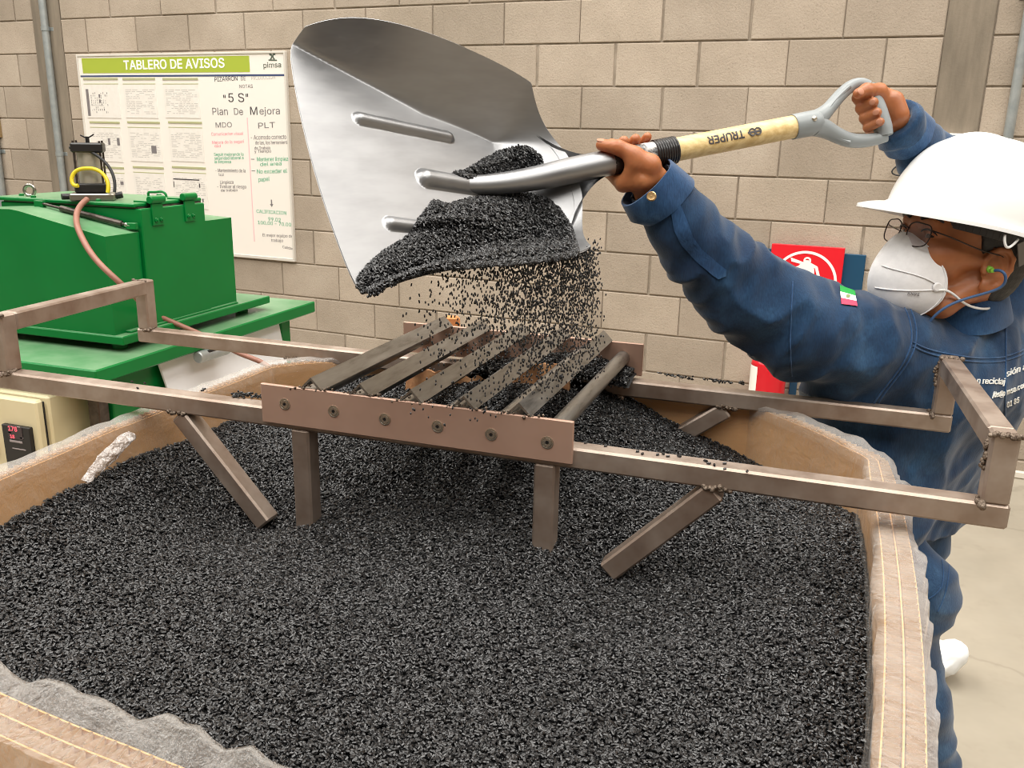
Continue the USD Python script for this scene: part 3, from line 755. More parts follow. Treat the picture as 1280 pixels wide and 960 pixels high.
g = rng(77)
NP = 215000
x, y = g.uniform(-1.01, 0.125, NP * 2), g.uniform(0.42, 1.575, NP * 2)
k = shapely.contains_xy(inner, x, y)
# what the camera's frame shows nothing of near the front corners needs fewer
x, y = x[k][:NP], y[k][:NP]
lay = g.uniform(0, 1, len(x))
z = hz(x, y) - 0.0065 * lay ** 1.3 + 0.001
scatter(pile, 'grains', np.c_[x, y, z], hnormal(x, y), 3, 0.3)

# ================================================================ the sieve
def steel(name, a, b, rough, rough2, metal=0.85, stretch=(1, 1, 1), scale=14):
    return mat(name, a, b, rough=rough, rough2=rough2, metal=metal, scale=scale, stretch=stretch, detail=6, lo=0.3, hi=0.7, bump=0.12, bscale=90, bdist=0.001)
M['rail'] = steel('raw_steel', lin(142, 122, 108), lin(178, 164, 152), 0.42, 0.58, 0.75)
M['plate'] = steel('brown_steel_plate', lin(172, 138, 120), lin(186, 154, 136), 0.42, 0.52, 0.40, scale=6)
M['slat'] = steel('grey_steel', lin(136, 132, 126), lin(168, 164, 158), 0.3, 0.45, 0.9, stretch=(6, 1, 6))
M['weld'] = mat('weld_bead', lin(88, 74, 64), lin(140, 126, 112), rough=0.5, metal=0.8, scale=160, bump=1.0, bscale=260, bdist=0.003)
M['screw'] = mat('screw_steel', lin(190, 180, 165), rough=0.3, metal=0.9)
sieve = thing('sieve_frame', 'welded square-tube steel frame with a slatted sieve lying across the pellet bin', 'sieve')
T = 0.030
FY, FZ, BY, BZ = 1.082, 1.007, 1.530, 0.982
def rect_bar(p, q, up=(0, 0, 1), t=T, b=0.003):
    return bar(p, q, t, t, up, b)
cF, cB = FY + T / 2, BY + T / 2
def weld(parent, p, a, n=10, r=0.0036):
    """A lumpy bead around a joint at p, along direction a."""
    g_ = rng(int(abs(p[0] * 1000) + abs(p[1] * 777) + abs(p[2] * 99)))
    a = nrm(a)
    pts = [np.array(p) + a * t for t in np.linspace(-0.5, 0.5, int(n * 1.5)) * 0.032]
    return obj('weld', cat([trimesh.creation.icosphere(1, r * g_.uniform(0.7, 1.15)).apply_translation(c + g_.normal(size=3) * 0.0012) for c in pts]), M['weld'], parent, smooth=True)
fr = obj('rail', rect_bar((-1.285, cF, FZ + T / 2), (0.245, cF, FZ + T / 2)), M['rail'], sieve)
br = obj('rail', rect_bar((-1.385, cB, BZ + T / 2), (0.240, cB, BZ + T / 2)), M['rail'], sieve)
PF, PB, PLF, PLB = (0.228, cF), (0.2245, cB), (-1.268, cF), (-1.366, cB)
posts = []
for (px_, py_), z0, z1 in ((PF, FZ + T, 1.122), (PB, BZ + T, 1.106), (PLF, FZ + T, 1.134), (PLB, BZ + T, 1.118)):
    po = obj('post', rect_bar((px_, py_, z0 - 0.001), (px_, py_, z1), (0, 1, 0)), M['rail'], sieve)
    weld(po, (px_ - 0.016 * np.sign(px_), py_ - 0.016, z0), (0, 1, 0))
    weld(po, (px_, py_ - 0.015, z1 - 0.001), (1, 0, 0), 12)
    weld(po, (px_ - 0.016, py_, z1 - T), (0, 0.2, 1), 8)
for (a, za), (b, zb) in (((PF, 1.122), (PB, 1.106)), ((PLF, 1.134), (PLB, 1.118))):
    p, q_ = np.array([*a, za - T / 2]), np.array([*b, zb - T / 2])
    d_ = nrm(q_ - p)
    obj('handle_bar', rect_bar(p + d_ * 0.0155, q_ - d_ * 0.0155), M['rail'], sieve)
# plates
ZT, PH = 1.0757, 0.0603
XL, XR = -0.7565, -0.2763
for yy, nm in ((FY - 0.0062, 'front_plate'), (BY + T + 0.0002, 'back_plate')):
    p = obj(nm, box_mm((XL, yy, ZT - PH), (XR, yy + 0.006, ZT), 0.0012), M['plate'], sieve)
    if nm == 'front_plate':
        for i, sp in enumerate([(356, 505), (417, 514), (481, 524), (547, 533), (614, 543), (684, 553)]):
            c = at_y(sp[0], sp[1], yy)
            s_ = obj('screw', lathe([(0.0, 0.0008), (0.0025, 0.0008), (0.0028, 0.0015), (0.0060, 0.0015), (0.0064, 0.0006), (0.0072, 0.0006), (0.0076, 0.0012), (0.0088, 0.001), (0.0092, -0.002)][::-1], c, (0, -1, 0), 20), M['screw'], p)
            obj('socket', lathe([(0.0026, 0.0005), (0.0024, 0.0014), (0.0, 0.0015)], c, (0, -1, 0), 6), M['black'], s_)
SX0, PIT = -0.6707, 0.0795
tube_x = [at_y(sx_, sy_, FY)[0] for sx_, sy_ in [(356, 505), (417, 514), (481, 524), (547, 533), (614, 543), (684, 553)]]
for i in range(6):
    x_ = -0.7105 + PIT * i
    obj('round_bar', cyl((x_, FY + 0.0005, 1.047), (x_, BY + T, 1.047), 0.0128, 20), M['slat'], sieve)
for i in range(5):
    x_ = SX0 + PIT * i
    hw, hh, th = 0.0178, 0.0178, 0.0032
    pg = Polygon([(-hw, -hh), (0, 0), (hw, -hh), (hw - th * 1.0, -hh - 0.0005), (0, -th * 1.42), (-hw + th, -hh - 0.0005)])
    sl = obj('slat', extrude(pg, BY + T + 0.006 - FY + 0.008, (x_, BY + T + 0.008, 1.0935), (1, 0, 0), (0, 0, 1)), M['slat'], sieve, smooth=False)
    for s_ in (-1, 1):
        weld(sl, (x_ + s_ * hw, FY - 0.004, ZT + 0.001), (1, 0, 0.2), 4, 0.0022)
# legs and braces
for x_, yc, z0, z1 in ((-0.6975, cF, 0.842, FZ + 0.001), (-0.3165, cF, 0.868, FZ + 0.001), (-0.6975, cB, 0.92, BZ + 0.001), (-0.3165, cB, 0.93, BZ + 0.001)):
    obj('leg', rect_bar((x_, yc, z0), (x_, yc, z1), (0, 1, 0)), M['rail'], sieve)
for a, b, yc in (((-0.918, FZ - 0.004), (-0.771, 0.840), cF), ((-0.088, FZ - 0.004), (-0.2235, 0.862), cF), ((-0.118, BZ - 0.004), (-0.203, 0.9125), cB), ((-0.993, BZ - 0.004), (-0.90, 0.935), cB)):
    p, q_ = np.array([a[0], yc, a[1]]), np.array([b[0], yc, b[1]])
    bb = obj('brace', rect_bar(p, q_, (0, 1, 0)), M['rail'], sieve)
    weld(bb, (a[0], yc - 0.014, a[1] + 0.005), (1, 0, 0), 12)

# ragged cardboard flap showing between the slats
fp = [at_y(px_, py_, 1.475) for px_, py_ in ((505, 478), (525, 476), (560, 480), (600, 488), (630, 480), (660, 472), (690, 466), (712, 462))]
fp = spline(fp, 70)
ga = meshkit.fbm(np.c_[fp[:, :2] * 70, fp[:, 2] * 0], 4, 31) - 0.5
vv, ffl = [], []
for k_ in (0, 1):
    for i in range(70):
        vv.append(fp[i] + np.array([0, k_ * 0.006, -0.045])); vv.append(fp[i] + np.array([0, k_ * 0.006 + 0.012, 0.018 + ga[i] * 0.022]))
for i in range(69):
    a_, b_ = 2 * i, 140 + 2 * i
    ffl += [(a_, a_ + 2, a_ + 3, a_ + 1), (b_, b_ + 1, b_ + 3, b_ + 2), (a_ + 1, a_ + 3, b_ + 3, b_ + 1)]
obj('cardboard_flap', (vv, ffl), mat('torn_cardboard', lin(176, 124, 84), lin(206, 156, 112), rough=0.9, scale=50, bump=0.5, bscale=180), label='torn brown cardboard flap showing between the slats of the sieve', cat='cardboard', smooth=30)
c = at_y(565, 404, 1.60)
obj('cardboard_scrap', (lambda b: trimesh.Trimesh(np.array(b.vertices) + 0.004 * (meshkit.fbm(np.array(b.vertices) * 60, 3, 3)[:, None] - 0.5), b.faces))(cbox((0.03, 0.02, 0.03), c, 0.006)), mat('orange_cardboard', lin(214, 140, 84), rough=0.8), label='small orange brown scrap stuck behind the first slat of the sieve', cat='scrap')

# stray pellets on the rails
def strays(name, pts, seed, label, group):
    g_ = rng(seed)
    for p in pts:
        a_ = g_.uniform(0, math.pi)
        m = pellet_mesh(0.0016, 0.0048)
        m.apply_transform(trimesh.transformations.rotation_matrix(a_, (0, 0, 1)))
        m.apply_translation(np.array(p))
        obj(name, m, M['pellet'], label=label, cat='pellet', group=group)
zf, zb = FZ + T + 0.0015, BZ + T + 0.0015
strays('pellet', [(*at_z(px_, py_, zf)[:2], zf) for px_, py_ in ((732, 553), (739, 551), (757, 557), (797, 564), (803, 567), (822, 568), (829, 567), (835, 570), (849, 570), (882, 576), (886, 579), (893, 581), (906, 579), (906, 586), (934, 589))], 12, 'stray black pellet on the right half of the front rail of the sieve frame', 'stray pellets on the right of the front rail')
strays('pellet', [(*at_z(px_, py_, zf)[:2], zf) for px_, py_ in ((165, 477), (181, 479), (172, 485), (253, 488), (255, 486))], 13, 'stray black pellet on the left half of the front rail of the sieve frame', 'stray pellets on the left of the front rail')
def dribble(name, pxs, zz, label, seed, n, spread):
    g_ = rng(seed)
    t_ = thing(name, label, 'pellets', kind='stuff')
    P_ = []
    for (ax, ay), (bx, by) in pxs:
        for i in range(n):
            u_ = g_.uniform()
            c_ = at_z(ax + (bx - ax) * u_, ay + (by - ay) * u_ + g_.normal() * spread, zz)
            P_.append((c_[0], c_[1], zz + abs(g_.normal()) * 0.002))
    scatter(t_, 'grains', np.array(P_), (0, 0, 1), seed, 0.15)
dribble('spilled_pellets', [((822, 467), (866, 474)), ((880, 474), (914, 480)), ((925, 479), (929, 480))], zb, 'thin line of spilled pellets on the back rail right of the sieve', 21, 34, 0.9)
dribble('spilled_pellets', [((285, 492), (329, 497)), ((290, 494), (328, 498))], zf, 'small row of spilled pellets on the front rail left of the front plate', 22, 30, 0.9)
# pellets heaped behind and on the back rail under the slats
g_ = rng(31)
xs_ = g_.uniform(-0.62, -0.29, 5200); ys_ = g_.uniform(1.49, 1.559, 5200)
hb = 1.012 + 0.035 * np.exp(-((xs_ + 0.40) / 0.13) ** 2) * np.clip((ys_ - 1.46) / 0.07, 0, 1)
k_ = g_.uniform(size=5200) < np.clip((xs_ + 0.66) / 0.12, 0, 1)
t_ = thing('heaped_pellets', 'pellets heaped against the back plate under the slats of the sieve', 'pellets', kind='stuff')
scatter(t_, 'grains', np.c_[xs_, ys_, hb - 0.012 * g_.uniform(size=5200) ** 2][k_], (0, 0, 1), 32, 0.3)
gx2, gy2 = np.meshgrid(np.linspace(-0.62, -0.285, 40), np.linspace(1.489, 1.559, 12), indexing='ij')
gz2 = 1.008 + 0.035 * np.exp(-((gx2 + 0.40) / 0.13) ** 2) * np.clip((gy2 - 1.46) / 0.07, 0, 1)
ii = np.arange(40 * 12).reshape(40, 12)
obj('heap', (np.c_[gx2.ravel(), gy2.ravel(), gz2.ravel() - 0.004], np.stack([ii[:-1, :-1], ii[1:, :-1], ii[1:, 1:], ii[:-1, 1:]], -1).reshape(-1, 4)), M['heap'], t_, smooth=True)

# ================================================================ shovel
SM = np.array([[-0.486, 0.4618, 0.742], [-0.8617, -0.3951, -0.3185], [0.1461, -0.7941, 0.5899]])
SM = np.linalg.svd(SM)[0] @ np.linalg.svd(SM)[2]
ST = np.array([-0.4268, 1.3987, 1.3395])
def sw(p):
    return np.asarray(p, float) @ SM.T + ST
LB, WT = 0.403, 0.204
def half_width(x):
    return _hw(np.clip(x, -0.03, LB))
_hw = __import__('scipy.interpolate', fromlist=['x']).PchipInterpolator([-0.03, 0.0, 0.02, 0.05, 0.09, 0.14, 0.22, 0.32, LB], [0.085, 0.116, 0.133, 0.151, 0.165, 0.176, 0.188, 0.197, WT])
def blade_floor(x, y):
    """Height of the blade's inner face over its plane."""
    w = half_width(x)
    side = w - np.abs(y)
    tip = np.clip((LB - x) / 0.30, 0, 1)
    hs = 0.008 + 0.083 * (1 - np.exp(-tip * 6.0))
    D = 0.010 + 0.056 * np.clip(tip * 1.5, 0, 1)
    s = np.clip(1 - side / D, 0, 1)
    z1 = hs * (s ** 1.25)
    rear = np.clip(1 - (x + 0.012) / 0.085, 0, 1)
    z2 = 0.070 * rear ** 1.6
    z = np.sqrt(z1 ** 2 + z2 ** 2)
    z = np.minimum(z, 0.090)
    for yr, x0, x1, hr, wr in ((0.085, 0.165, 0.322, 0.0085, 0.0105), (-0.085, 0.165, 0.322, 0.0085, 0.0105), (0.0, 0.06, 0.235, 0.013, 0.016)):
        dx = np.maximum(np.maximum(x0 - x, x - x1), 0)
        d = np.hypot(dx, y - yr) / wr
        z = z + hr * np.clip(1 - d ** 2, 0, 1) ** 0.8
    return z
nu, nv = 150, 170
U, Vv = np.meshgrid(np.linspace(0, 1, nu), np.linspace(-1, 1, nv), indexing='ij')
xr_ = -0.012 + 0.055 * np.abs(Vv) ** 3.5
xt_ = LB + 0.016 * (1 - Vv ** 2) - 0.012 * np.abs(Vv) ** 14
X_ = xr_ + (xt_ - xr_) * U
Y_ = Vv * half_width(X_)
Z_ = blade_floor(X_, Y_)
Vt_ = np.stack([X_, Y_, Z_], -1)
du = np.gradient(Vt_, axis=0); dv = np.gradient(Vt_, axis=1)
nn = np.cross(du, dv); nn /= np.linalg.norm(nn, axis=-1, keepdims=True)
nn *= np.sign(nn[..., 2:3])
Bk = Vt_ - nn * 0.0022
ii = np.arange(nu * nv).reshape(nu, nv)
qf = np.stack([ii[:-1, :-1], ii[1:, :-1], ii[1:, 1:], ii[:-1, 1:]], -1).reshape(-1, 4)
edge = np.r_[ii[0, :], ii[1:, -1], ii[-1, -2::-1], ii[-2:0:-1, 0]]
ef = np.array([(edge[k], edge[(k + 1) % len(edge)], edge[(k + 1) % len(edge)] + nu * nv, edge[k] + nu * nv) for k in range(len(edge))])
bv = sw(np.vstack([Vt_.reshape(-1, 3), Bk.reshape(-1, 3)]))
M['alu'] = mat('brushed_aluminium', lin(150, 150, 151), lin(160, 160, 161), rough=0.38, rough2=0.44, metal=0.95, scale=12, stretch=(1, 1, 4), bump=0.02, bscale=30)
shovel = thing('shovel', 'big aluminium scoop shovel held up over the sieve, pouring black pellets', 'shovel', ST)
blade = obj('blade', (bv, np.vstack([qf, qf[:, ::-1] + nu * nv, ef[:, ::-1]])), M['alu'], shovel, smooth=50)
sa = 0.5518
sd = np.array([-math.cos(sa), 0, math.sin(sa)])
S0 = np.array([0, 0, 0.0802])
sp_ = spline([(0.205, 0, -0.004), (0.14, 0, 0.004), (0.085, 0, 0.026), (0.035, 0, 0.055), tuple(S0 + sd * 0.02), tuple(S0 + sd * 0.062)], 40)
tr = np.interp(np.linspace(0, 1, 40), [0, 0.25, 0.5, 0.75, 1], [0.012, 0.0155, 0.018, 0.0205, 0.0205])
obj('socket', tube(sw(sp_), tr, 22), M['alu'], blade, smooth=40)
# web between socket and rear of the blade
wv_, wf_ = [], []
uu_ = np.linspace(-1, 1, 13)
ye_ = uu_ * 0.088
xe_ = -0.012 + 0.055 * np.abs(ye_ / 0.12) ** 3.5 + 0.010
row0 = np.c_[xe_, ye_, blade_floor(xe_, ye_) + 0.0012]
cs_ = S0 + sd * 0.058
row1 = np.c_[np.full(13, cs_[0]), uu_ * 0.0188, cs_[2] - 0.020 * np.sqrt(np.clip(1 - uu_ ** 2, 0, 1))]
for i, s_ in enumerate(np.linspace(0, 1, 16)):
    ky_ = (1 - s_) ** 2.0
    kx_ = s_
    r_ = row0 * (1 - kx_) + row1 * kx_
    r_[:, 1] = row0[:, 1] * ky_ + row1[:, 1] * (1 - ky_)
    r_[:, 2] -= 0.010 * math.sin(math.pi * s_) * (1 - uu_ ** 2)
    wv_ += list(r_)
for i in range(15):
    for k in range(12):
        a_ = i * 13 + k
        wf_.append((a_, a_ + 1, a_ + 14, a_ + 13))
wv_ = np.array(wv_)
wn_ = len(wv_)
wf_ = np.array(wf_)
obj('neck_web', (sw(np.vstack([wv_, wv_ - np.array([0, 0, 0.002])])), np.vstack([wf_, wf_[:, ::-1] + wn_])), M['alu'], blade, smooth=50)
def sh(t):
    return sw(S0 + sd * t)
M['ash'] = mat('ash_wood', lin(205, 172, 112), lin(232, 206, 150), rough=0.45, scale=4, stretch=(3, 30, 30), space='position', detail=5)
M['tape'] = mat('black_tape', lin(24, 23, 24), lin(40, 38, 38), rough=0.35, scale=30, bump=0.5, bscale=60)
M['grip'] = mat('grey_plastic', lin(134, 139, 140), lin(140, 145, 146), rough=0.42, scale=10)
hn = obj('handle', cyl(sh(0.05), sh(0.40), 0.0186, 28), M['ash'], shovel)
tp = [(0.060, 0.0203), (0.0605, 0.0208), (0.085, 0.0206), (0.086, 0.0203)]
ax_s = nrm(sh(1) - sh(0))
obj('tape', tube([sh(0.0605), sh(0.061), sh(0.094), sh(0.0945)], [0.0196, 0.0206, 0.0204, 0.0192], 28), M['tape'], hn)
obj('tape_sleeve', tube([sh(0.0945), sh(0.095), sh(0.134), sh(0.1345)], [0.0188, 0.0196, 0.0198, 0.0190], 28), mat('crinkled_wrap', lin(60, 58, 58), lin(215, 210, 205), rough=0.25, scale=45, lo=0.45, hi=0.6, bump=0.8, bscale=80), hn, label='crinkled silvery wrap under the tape')
tw = []
for k in range(9):
    t0 = 0.134 + k * 0.0042
    tw += [t0, t0 + 0.0012, t0 + 0.0036]
tw.append(0.134 + 9 * 0.0042)
obj('tape', tube([sh(t) for t in tw], [0.0206 + (0.0014 if i % 3 == 1 else (0.001 if i % 3 == 2 else 0)) for i in range(len(tw))], 28), M['tape'], hn)
tdir = nrm(np.cross(ax_s, -_f))
obj('tape_end', bar(sh(0.136) + tdir * 0.018, sh(0.146) + tdir * 0.040, 0.006, 0.0008, -_f, 0.0002), M['tape'], hn)
# the maker's word, upside down on the wood
def wrap_text(txt, t_left, t_right, height, off=0.0, radius=0.0189):
    m = meshkit.text_mesh(txt, 1.0, 0.02, True)
    v, f = trimesh.remesh.subdivide_to_size(np.array(m.vertices), np.array(m.faces), 0.25)
    w = v[:, 0].max()
    tt = t_left + (t_right - t_left) * v[:, 0] / w
    up = nrm(-_f - ax_s * (-_f @ ax_s)); side = np.cross(ax_s, up)
    side = side if side @ _u > 0 else -side
    sgn = -1.0 if t_right < t_left else 1.0
    y_ = (v[:, 1] - 0.5) * height * sgn + off
    a_ = y_ / radius
    rad = radius + np.where(v[:, 2] > 0.01, 0.0003, -0.0008)
    return trimesh.Trimesh(np.array([sh(t) for t in tt]) + (np.cos(a_) * rad)[:, None] * up + (np.sin(a_) * rad)[:, None] * side, f, process=False)
obj('lettering', wrap_text('TRUPER', 0.287, 0.222, 0.0125), M['ink'], hn, smooth=False)
lg = unary_union([Point(-0.004, 0).buffer(0.0065).difference(Point(-0.004, 0).buffer(0.0042)), Point(0.006, 0).buffer(0.0065).difference(Point(0.006, 0).buffer(0.0042)), sbox(-0.012, -0.0015, 0.012, 0.0015)])
up_ = nrm(-_f - ax_s * (-_f @ ax_s))
obj('logo', extrude(lg, 0.0006, sh(0.305) + up_ * 0.0188, ax_s, np.cross(up_, ax_s)), M['ink'], hn, smooth=False)
# D grip
gx_ = ax_s; gn = nrm(-_f - gx_ * (-_f @ gx_)); gs = nrm(np.cross(gx_, gn)); gs = gs if gs @ _u > 0 else -gs
GD = 0.0
def gp(t, s_, n_=0.0):
    return sh(t) + gs * s_ + gn * n_
top_, bot_ = at_d(1084, 108, 1.505), at_d(1106, 170, 1.505)
g_arms = obj('grip', cat(tube([gp(0.385, 0), gp(0.3852, 0), gp(0.428, 0), gp(0.436, 0)], [0.0195, 0.0205, 0.0208, 0.016], 24),
    tube(spline([gp(0.425, 0.004), at_d(1040, 131, 1.49), at_d(1058, 112, 1.50), at_d(1072, 105, 1.505), top_ + _r * 0.002], 30), np.interp(np.linspace(0, 1, 30), [0, 0.3, 0.7, 1], [0.017, 0.0115, 0.0105, 0.010]), 14),
    tube(spline([gp(0.425, -0.004), at_d(1042, 167, 1.49), at_d(1062, 175, 1.50), at_d(1084, 175.5, 1.505), bot_ + _r * 0.002], 30), np.interp(np.linspace(0, 1, 30), [0, 0.3, 0.7, 1], [0.018, 0.0135, 0.0115, 0.010]), 14)), M['grip'], shovel, smooth=45)
obj('grip_bar', tube(spline([top_, (top_ + bot_) / 2 + _r * 0.003, bot_], 20), np.interp(np.linspace(0, 1, 20), [0, 0.15, 0.5, 0.85, 1], [0.0125, 0.0145, 0.0155, 0.0155, 0.0135]), 20), M['grip'], shovel, smooth=45)
for sgn_ in (1, -1):
    a_ = [at_d(1034, 138 if sgn_ > 0 else 164, 1.475), at_d(1046, 123 if sgn_ > 0 else 172, 1.485), at_d(1062, 108 if sgn_ > 0 else 178, 1.49)]
    obj('grip_rib', tube(spline(a_, 14), 0.004, 8), M['grip'], g_arms)
c_ = gp(0.415, 0.002, 0.0205)
obj('rivet', lathe([(0.0045, -0.002), (0.0045, 0.001), (0.003, 0.0025), (0.0, 0.003)], c_, gn, 16), M['screw'], g_arms)

# pellets lying on the blade, found by their outline in the photograph
def blade_xy(px, py):
    d = ray_dir(px, py)
    n_ = SM[:, 2]
    h = CAM + d * ((ST - CAM) @ n_ / (d @ n_))
    return (h - ST) @ SM
g_ = rng(41)
bl = thing('scooped_pellets', 'black plastic pellets heaped on the blade of the shovel and sliding off it', 'pellets', kind='stuff')
heap1 = [(447, 347), (462, 328), (482, 312), (502, 300), (514, 292), (522, 275), (532, 262), (541, 251), (560, 256), (578, 250), (602, 246), (640, 241), (664, 243), (684, 249), (700, 262), (714, 284), (722, 312), (724, 335), (700, 345), (640, 358), (560, 372), (480, 376), (456, 372), (445, 360)]
heap2 = [(566, 216), (580, 214), (598, 203), (622, 190), (652, 181), (664, 186), (676, 196), (678, 206), (650, 213), (620, 221), (592, 224), (572, 219)]
def project(p):
    q_ = np.asarray(p) - CAM
    w_ = q_ @ _f
    return np.c_[640 + FPX * (q_ @ _r) / w_, 480 - FPX * (q_ @ _u) / w_]
for hpoly, hmax, nsm, nm in ((heap1, 0.030, 15000, 'heap'), (heap2, 0.020, 2600, 'heap')):
    pg = Polygon(hpoly)
    bp = np.array([blade_xy(*p)[:2] for p in hpoly])
    (x0, y0), (x1, y1) = bp.min(0) - 0.05, bp.max(0) + 0.05
    def settle(xs_, ys_, frac):
        """Heights of points on (frac 1) or inside the heap, and which of them lie within its outline."""
        hw = half_width(xs_)
        base = blade_floor(np.clip(xs_, -0.012, LB), np.clip(ys_, -hw, hw))
        ok = (np.abs(ys_) < hw + 0.006) & (xs_ > -0.02) & (xs_ < LB + 0.012)
        px_ = project(sw(np.c_[xs_, ys_, base]))
        dist = shapely.distance(pg.exterior, shapely.points(px_)) / 870
        ins_ = shapely.contains_xy(pg, px_[:, 0], px_[:, 1])
        th_ = hmax * (1 - np.exp(-np.where(ins_, dist, 0) / (hmax * 0.8)))
        th_ = np.minimum(th_, np.clip(0.085 - base, 0.004, 1))
        z_ = base + th_ * frac
        px_ = project(sw(np.c_[xs_, ys_, z_]))
        return z_, ok & ins_ & shapely.contains_xy(pg, px_[:, 0], px_[:, 1])
    xs_, ys_ = g_.uniform(x0, x1, nsm * 5), g_.uniform(y0, y1, nsm * 5)
    zz, ok = settle(xs_, ys_, g_.uniform(0.6, 1.0, len(xs_)))
    zz = zz + 0.0015
    ii = np.nonzero(ok)[0][:nsm]
    scatter(bl, 'grains', sw(np.c_[xs_, ys_, zz][ii]), SM[:, 2], 42 + nsm % 7, 0.35)
    gxx, gyy = np.meshgrid(np.linspace(x0, x1, 90), np.linspace(y0, y1, 90), indexing='ij')
    zz, okk = settle(gxx.ravel(), gyy.ravel(), 0.6)
    zz = zz.reshape(gxx.shape); okk = okk.reshape(gxx.shape)
    idd = np.full(gxx.shape, -1); idd[okk] = np.arange(okk.sum())
    qq = np.stack([idd[:-1, :-1], idd[1:, :-1], idd[1:, 1:], idd[:-1, 1:]], -1).reshape(-1, 4); qq = qq[(qq >= 0).all(1)]
    obj(nm, (sw(np.c_[gxx[okk], gyy[okk], zz[okk]]), qq), M['heap'], bl, smooth=True)
# falling pellets: from the low side edge of the blade to the slats
n = 5200
u_ = g_.beta(1.6, 1.35, n)
xe = 0.37 - 0.36 * u_
edge_ = sw(np.c_[xe, half_width(xe) + 0.002, blade_floor(xe, half_width(xe)) * 0.9])
fall = (edge_[:, 2] - 1.070)
keep = g_.uniform(size=n) < np.interp(u_, [0, 0.25, 0.5, 0.8, 1], [0.25, 0.45, 0.9, 1, 1])
s_ = g_.beta(0.9, 1.7, n) * 1.0
drift = s_[:, None] * fall[:, None] * (SM[:, 1] * np.array([1, 1, 0]))[None] * 0.25
fp_ = edge_ + drift + g_.normal(size=(n, 3)) * np.array([0.004, 0.006, 0.0])
fp_[:, 2] = edge_[:, 2] + 0.004 - s_ * fall
fl_ = thing('falling_pellets', 'shower of black pellets falling from the shovel onto the slats', 'pellets', kind='stuff')
scatter(fl_, 'grains', fp_[keep], (0, 0, 1), 51, 0.3, long_axis=(0, 0, 1.8), scale=0.62)

# ================================================================ green machine on its table
def green_material(name, dust):
    n = {'g': ('geometry', {}), 'p': ('principled_bsdf', {'roughness': 0.34, 'specular_ior_level': 0.3}), 'sx': ('separate_xyz', {}), 'n': ('noise_texture', {'scale': 7.0, 'detail': 6.0, 'roughness': 0.65}), 'n2': ('noise_texture', {'scale': 3.0, 'detail': 4.0}),
         'r': ('rgb_ramp', {'ramp': [(0.3, lin(0, 104, 44)), (0.7, lin(4, 116, 52))]}), 'up': ('map_range', {'from_min': 0.7, 'from_max': 0.97, 'to_min': 0.0, 'to_max': dust, 'clamp': True}), 'nm': ('map_range', {'from_min': 0.32, 'from_max': 0.68, 'to_min': 0.4, 'to_max': 1.0, 'clamp': True}),
         'm': ('math', {'math_type': 'multiply'}), 'mx': ('mix', {'mix_type': 'mix', 'color2': lin(152, 176, 146)})}
    l = [('g.position', 'n.vector'), ('g.position', 'n2.vector'), ('n2.fac', 'r.fac'), ('g.normal', 'sx.vector'), ('sx.z', 'up.value'), ('n.fac', 'nm.value'), ('up.result', 'm.value1'), ('nm.result', 'm.value2'), ('m.value', 'mx.fac'), ('r.color', 'mx.color1'), ('mx.color', 'p.base_color')]
    return usdkit.material(stage, '/World/Looks/' + name, n, l, surface='p.BSDF')
M['green'] = green_material('green_enamel', 0.6)
M['greentop'] = green_material('green_worn_top', 0.6)
M['steel'] = mat('bright_steel', lin(170, 166, 158), rough=0.28, metal=1.0)
M['darksteel'] = mat('dark_steel', lin(74, 66, 62), lin(96, 88, 82), rough=0.35, metal=0.8, scale=40)
TX, TY0, TY1, TZ = -1.80, 1.822, 2.945, 0.80
tb = thing('work_table', 'green painted steel table carrying the green machine', 'table', (TX - 0.6, 2.38, 0))
obj('tabletop', box_mm((TX - 1.25, TY0, TZ - 0.042), (TX, TY1, TZ), 0.004), M['greentop'], tb)
for lx_, ly_ in ((TX - 0.10, 2.845), (TX - 1.2, 2.86), (TX - 1.2, 1.93)):
    obj('leg', box_mm((lx_ - 0.03, ly_ - 0.03, 0), (lx_ + 0.03, ly_ + 0.03, TZ - 0.04), 0.004), M['green'], tb)
obj('leg', box_mm((TX - 0.125, 1.905, 0), (TX - 0.085, 1.945, TZ - 0.04), 0.003), M['darksteel'], tb, label='dark grey front leg')
obj('apron', box_mm((TX - 0.10, 1.95, 0.25), (TX - 0.075, 2.24, TZ - 0.041), 0.003), M['green'], tb)
# white panel leaning between the legs, with a grey tube on it
wp_t = thing('white_panel', 'white sheet panel leaning under the end of the green table', 'panel', (TX - 0.05, 2.5, 0.25))
pa, pb, pc, pd = at_x(181, 452, -1.80), at_x(340, 404, -1.80), at_x(352, 470, -1.62), at_x(200, 520, -1.66)
pa, pb, pc, pd = np.array([-1.86, 2.13, 0.755]), np.array([-1.86, 2.78, 0.755]), np.array([-1.77, 2.78, 0.26]), np.array([-1.77, 2.20, 0.26])
nrm_ = nrm(np.cross(pb - pa, pd - pa)); nrm_ = nrm_ if nrm_[0] > 0 else -nrm_
v_ = np.array([pa, pb, pc, pd]); v_ = np.vstack([v_, v_ - nrm_ * 0.006])
obj('sheet', trimesh.Trimesh(v_, [(0, 1, 2), (0, 2, 3), (4, 6, 5), (4, 7, 6), (0, 4, 5), (0, 5, 1), (1, 5, 6), (1, 6, 2), (2, 6, 7), (2, 7, 3), (3, 7, 4), (3, 4, 0)], process=False), mat('white_sheet', lin(226, 226, 228), rough=0.35), wp_t, smooth=False)
c0, c1 = at_x(247, 447, -1.80), at_x(283, 436, -1.80)
obj('tube', cat(cyl(c0, c1, 0.019, 20, bevel=0.003)), M['conduit'], wp_t, label='short grey metal tube')
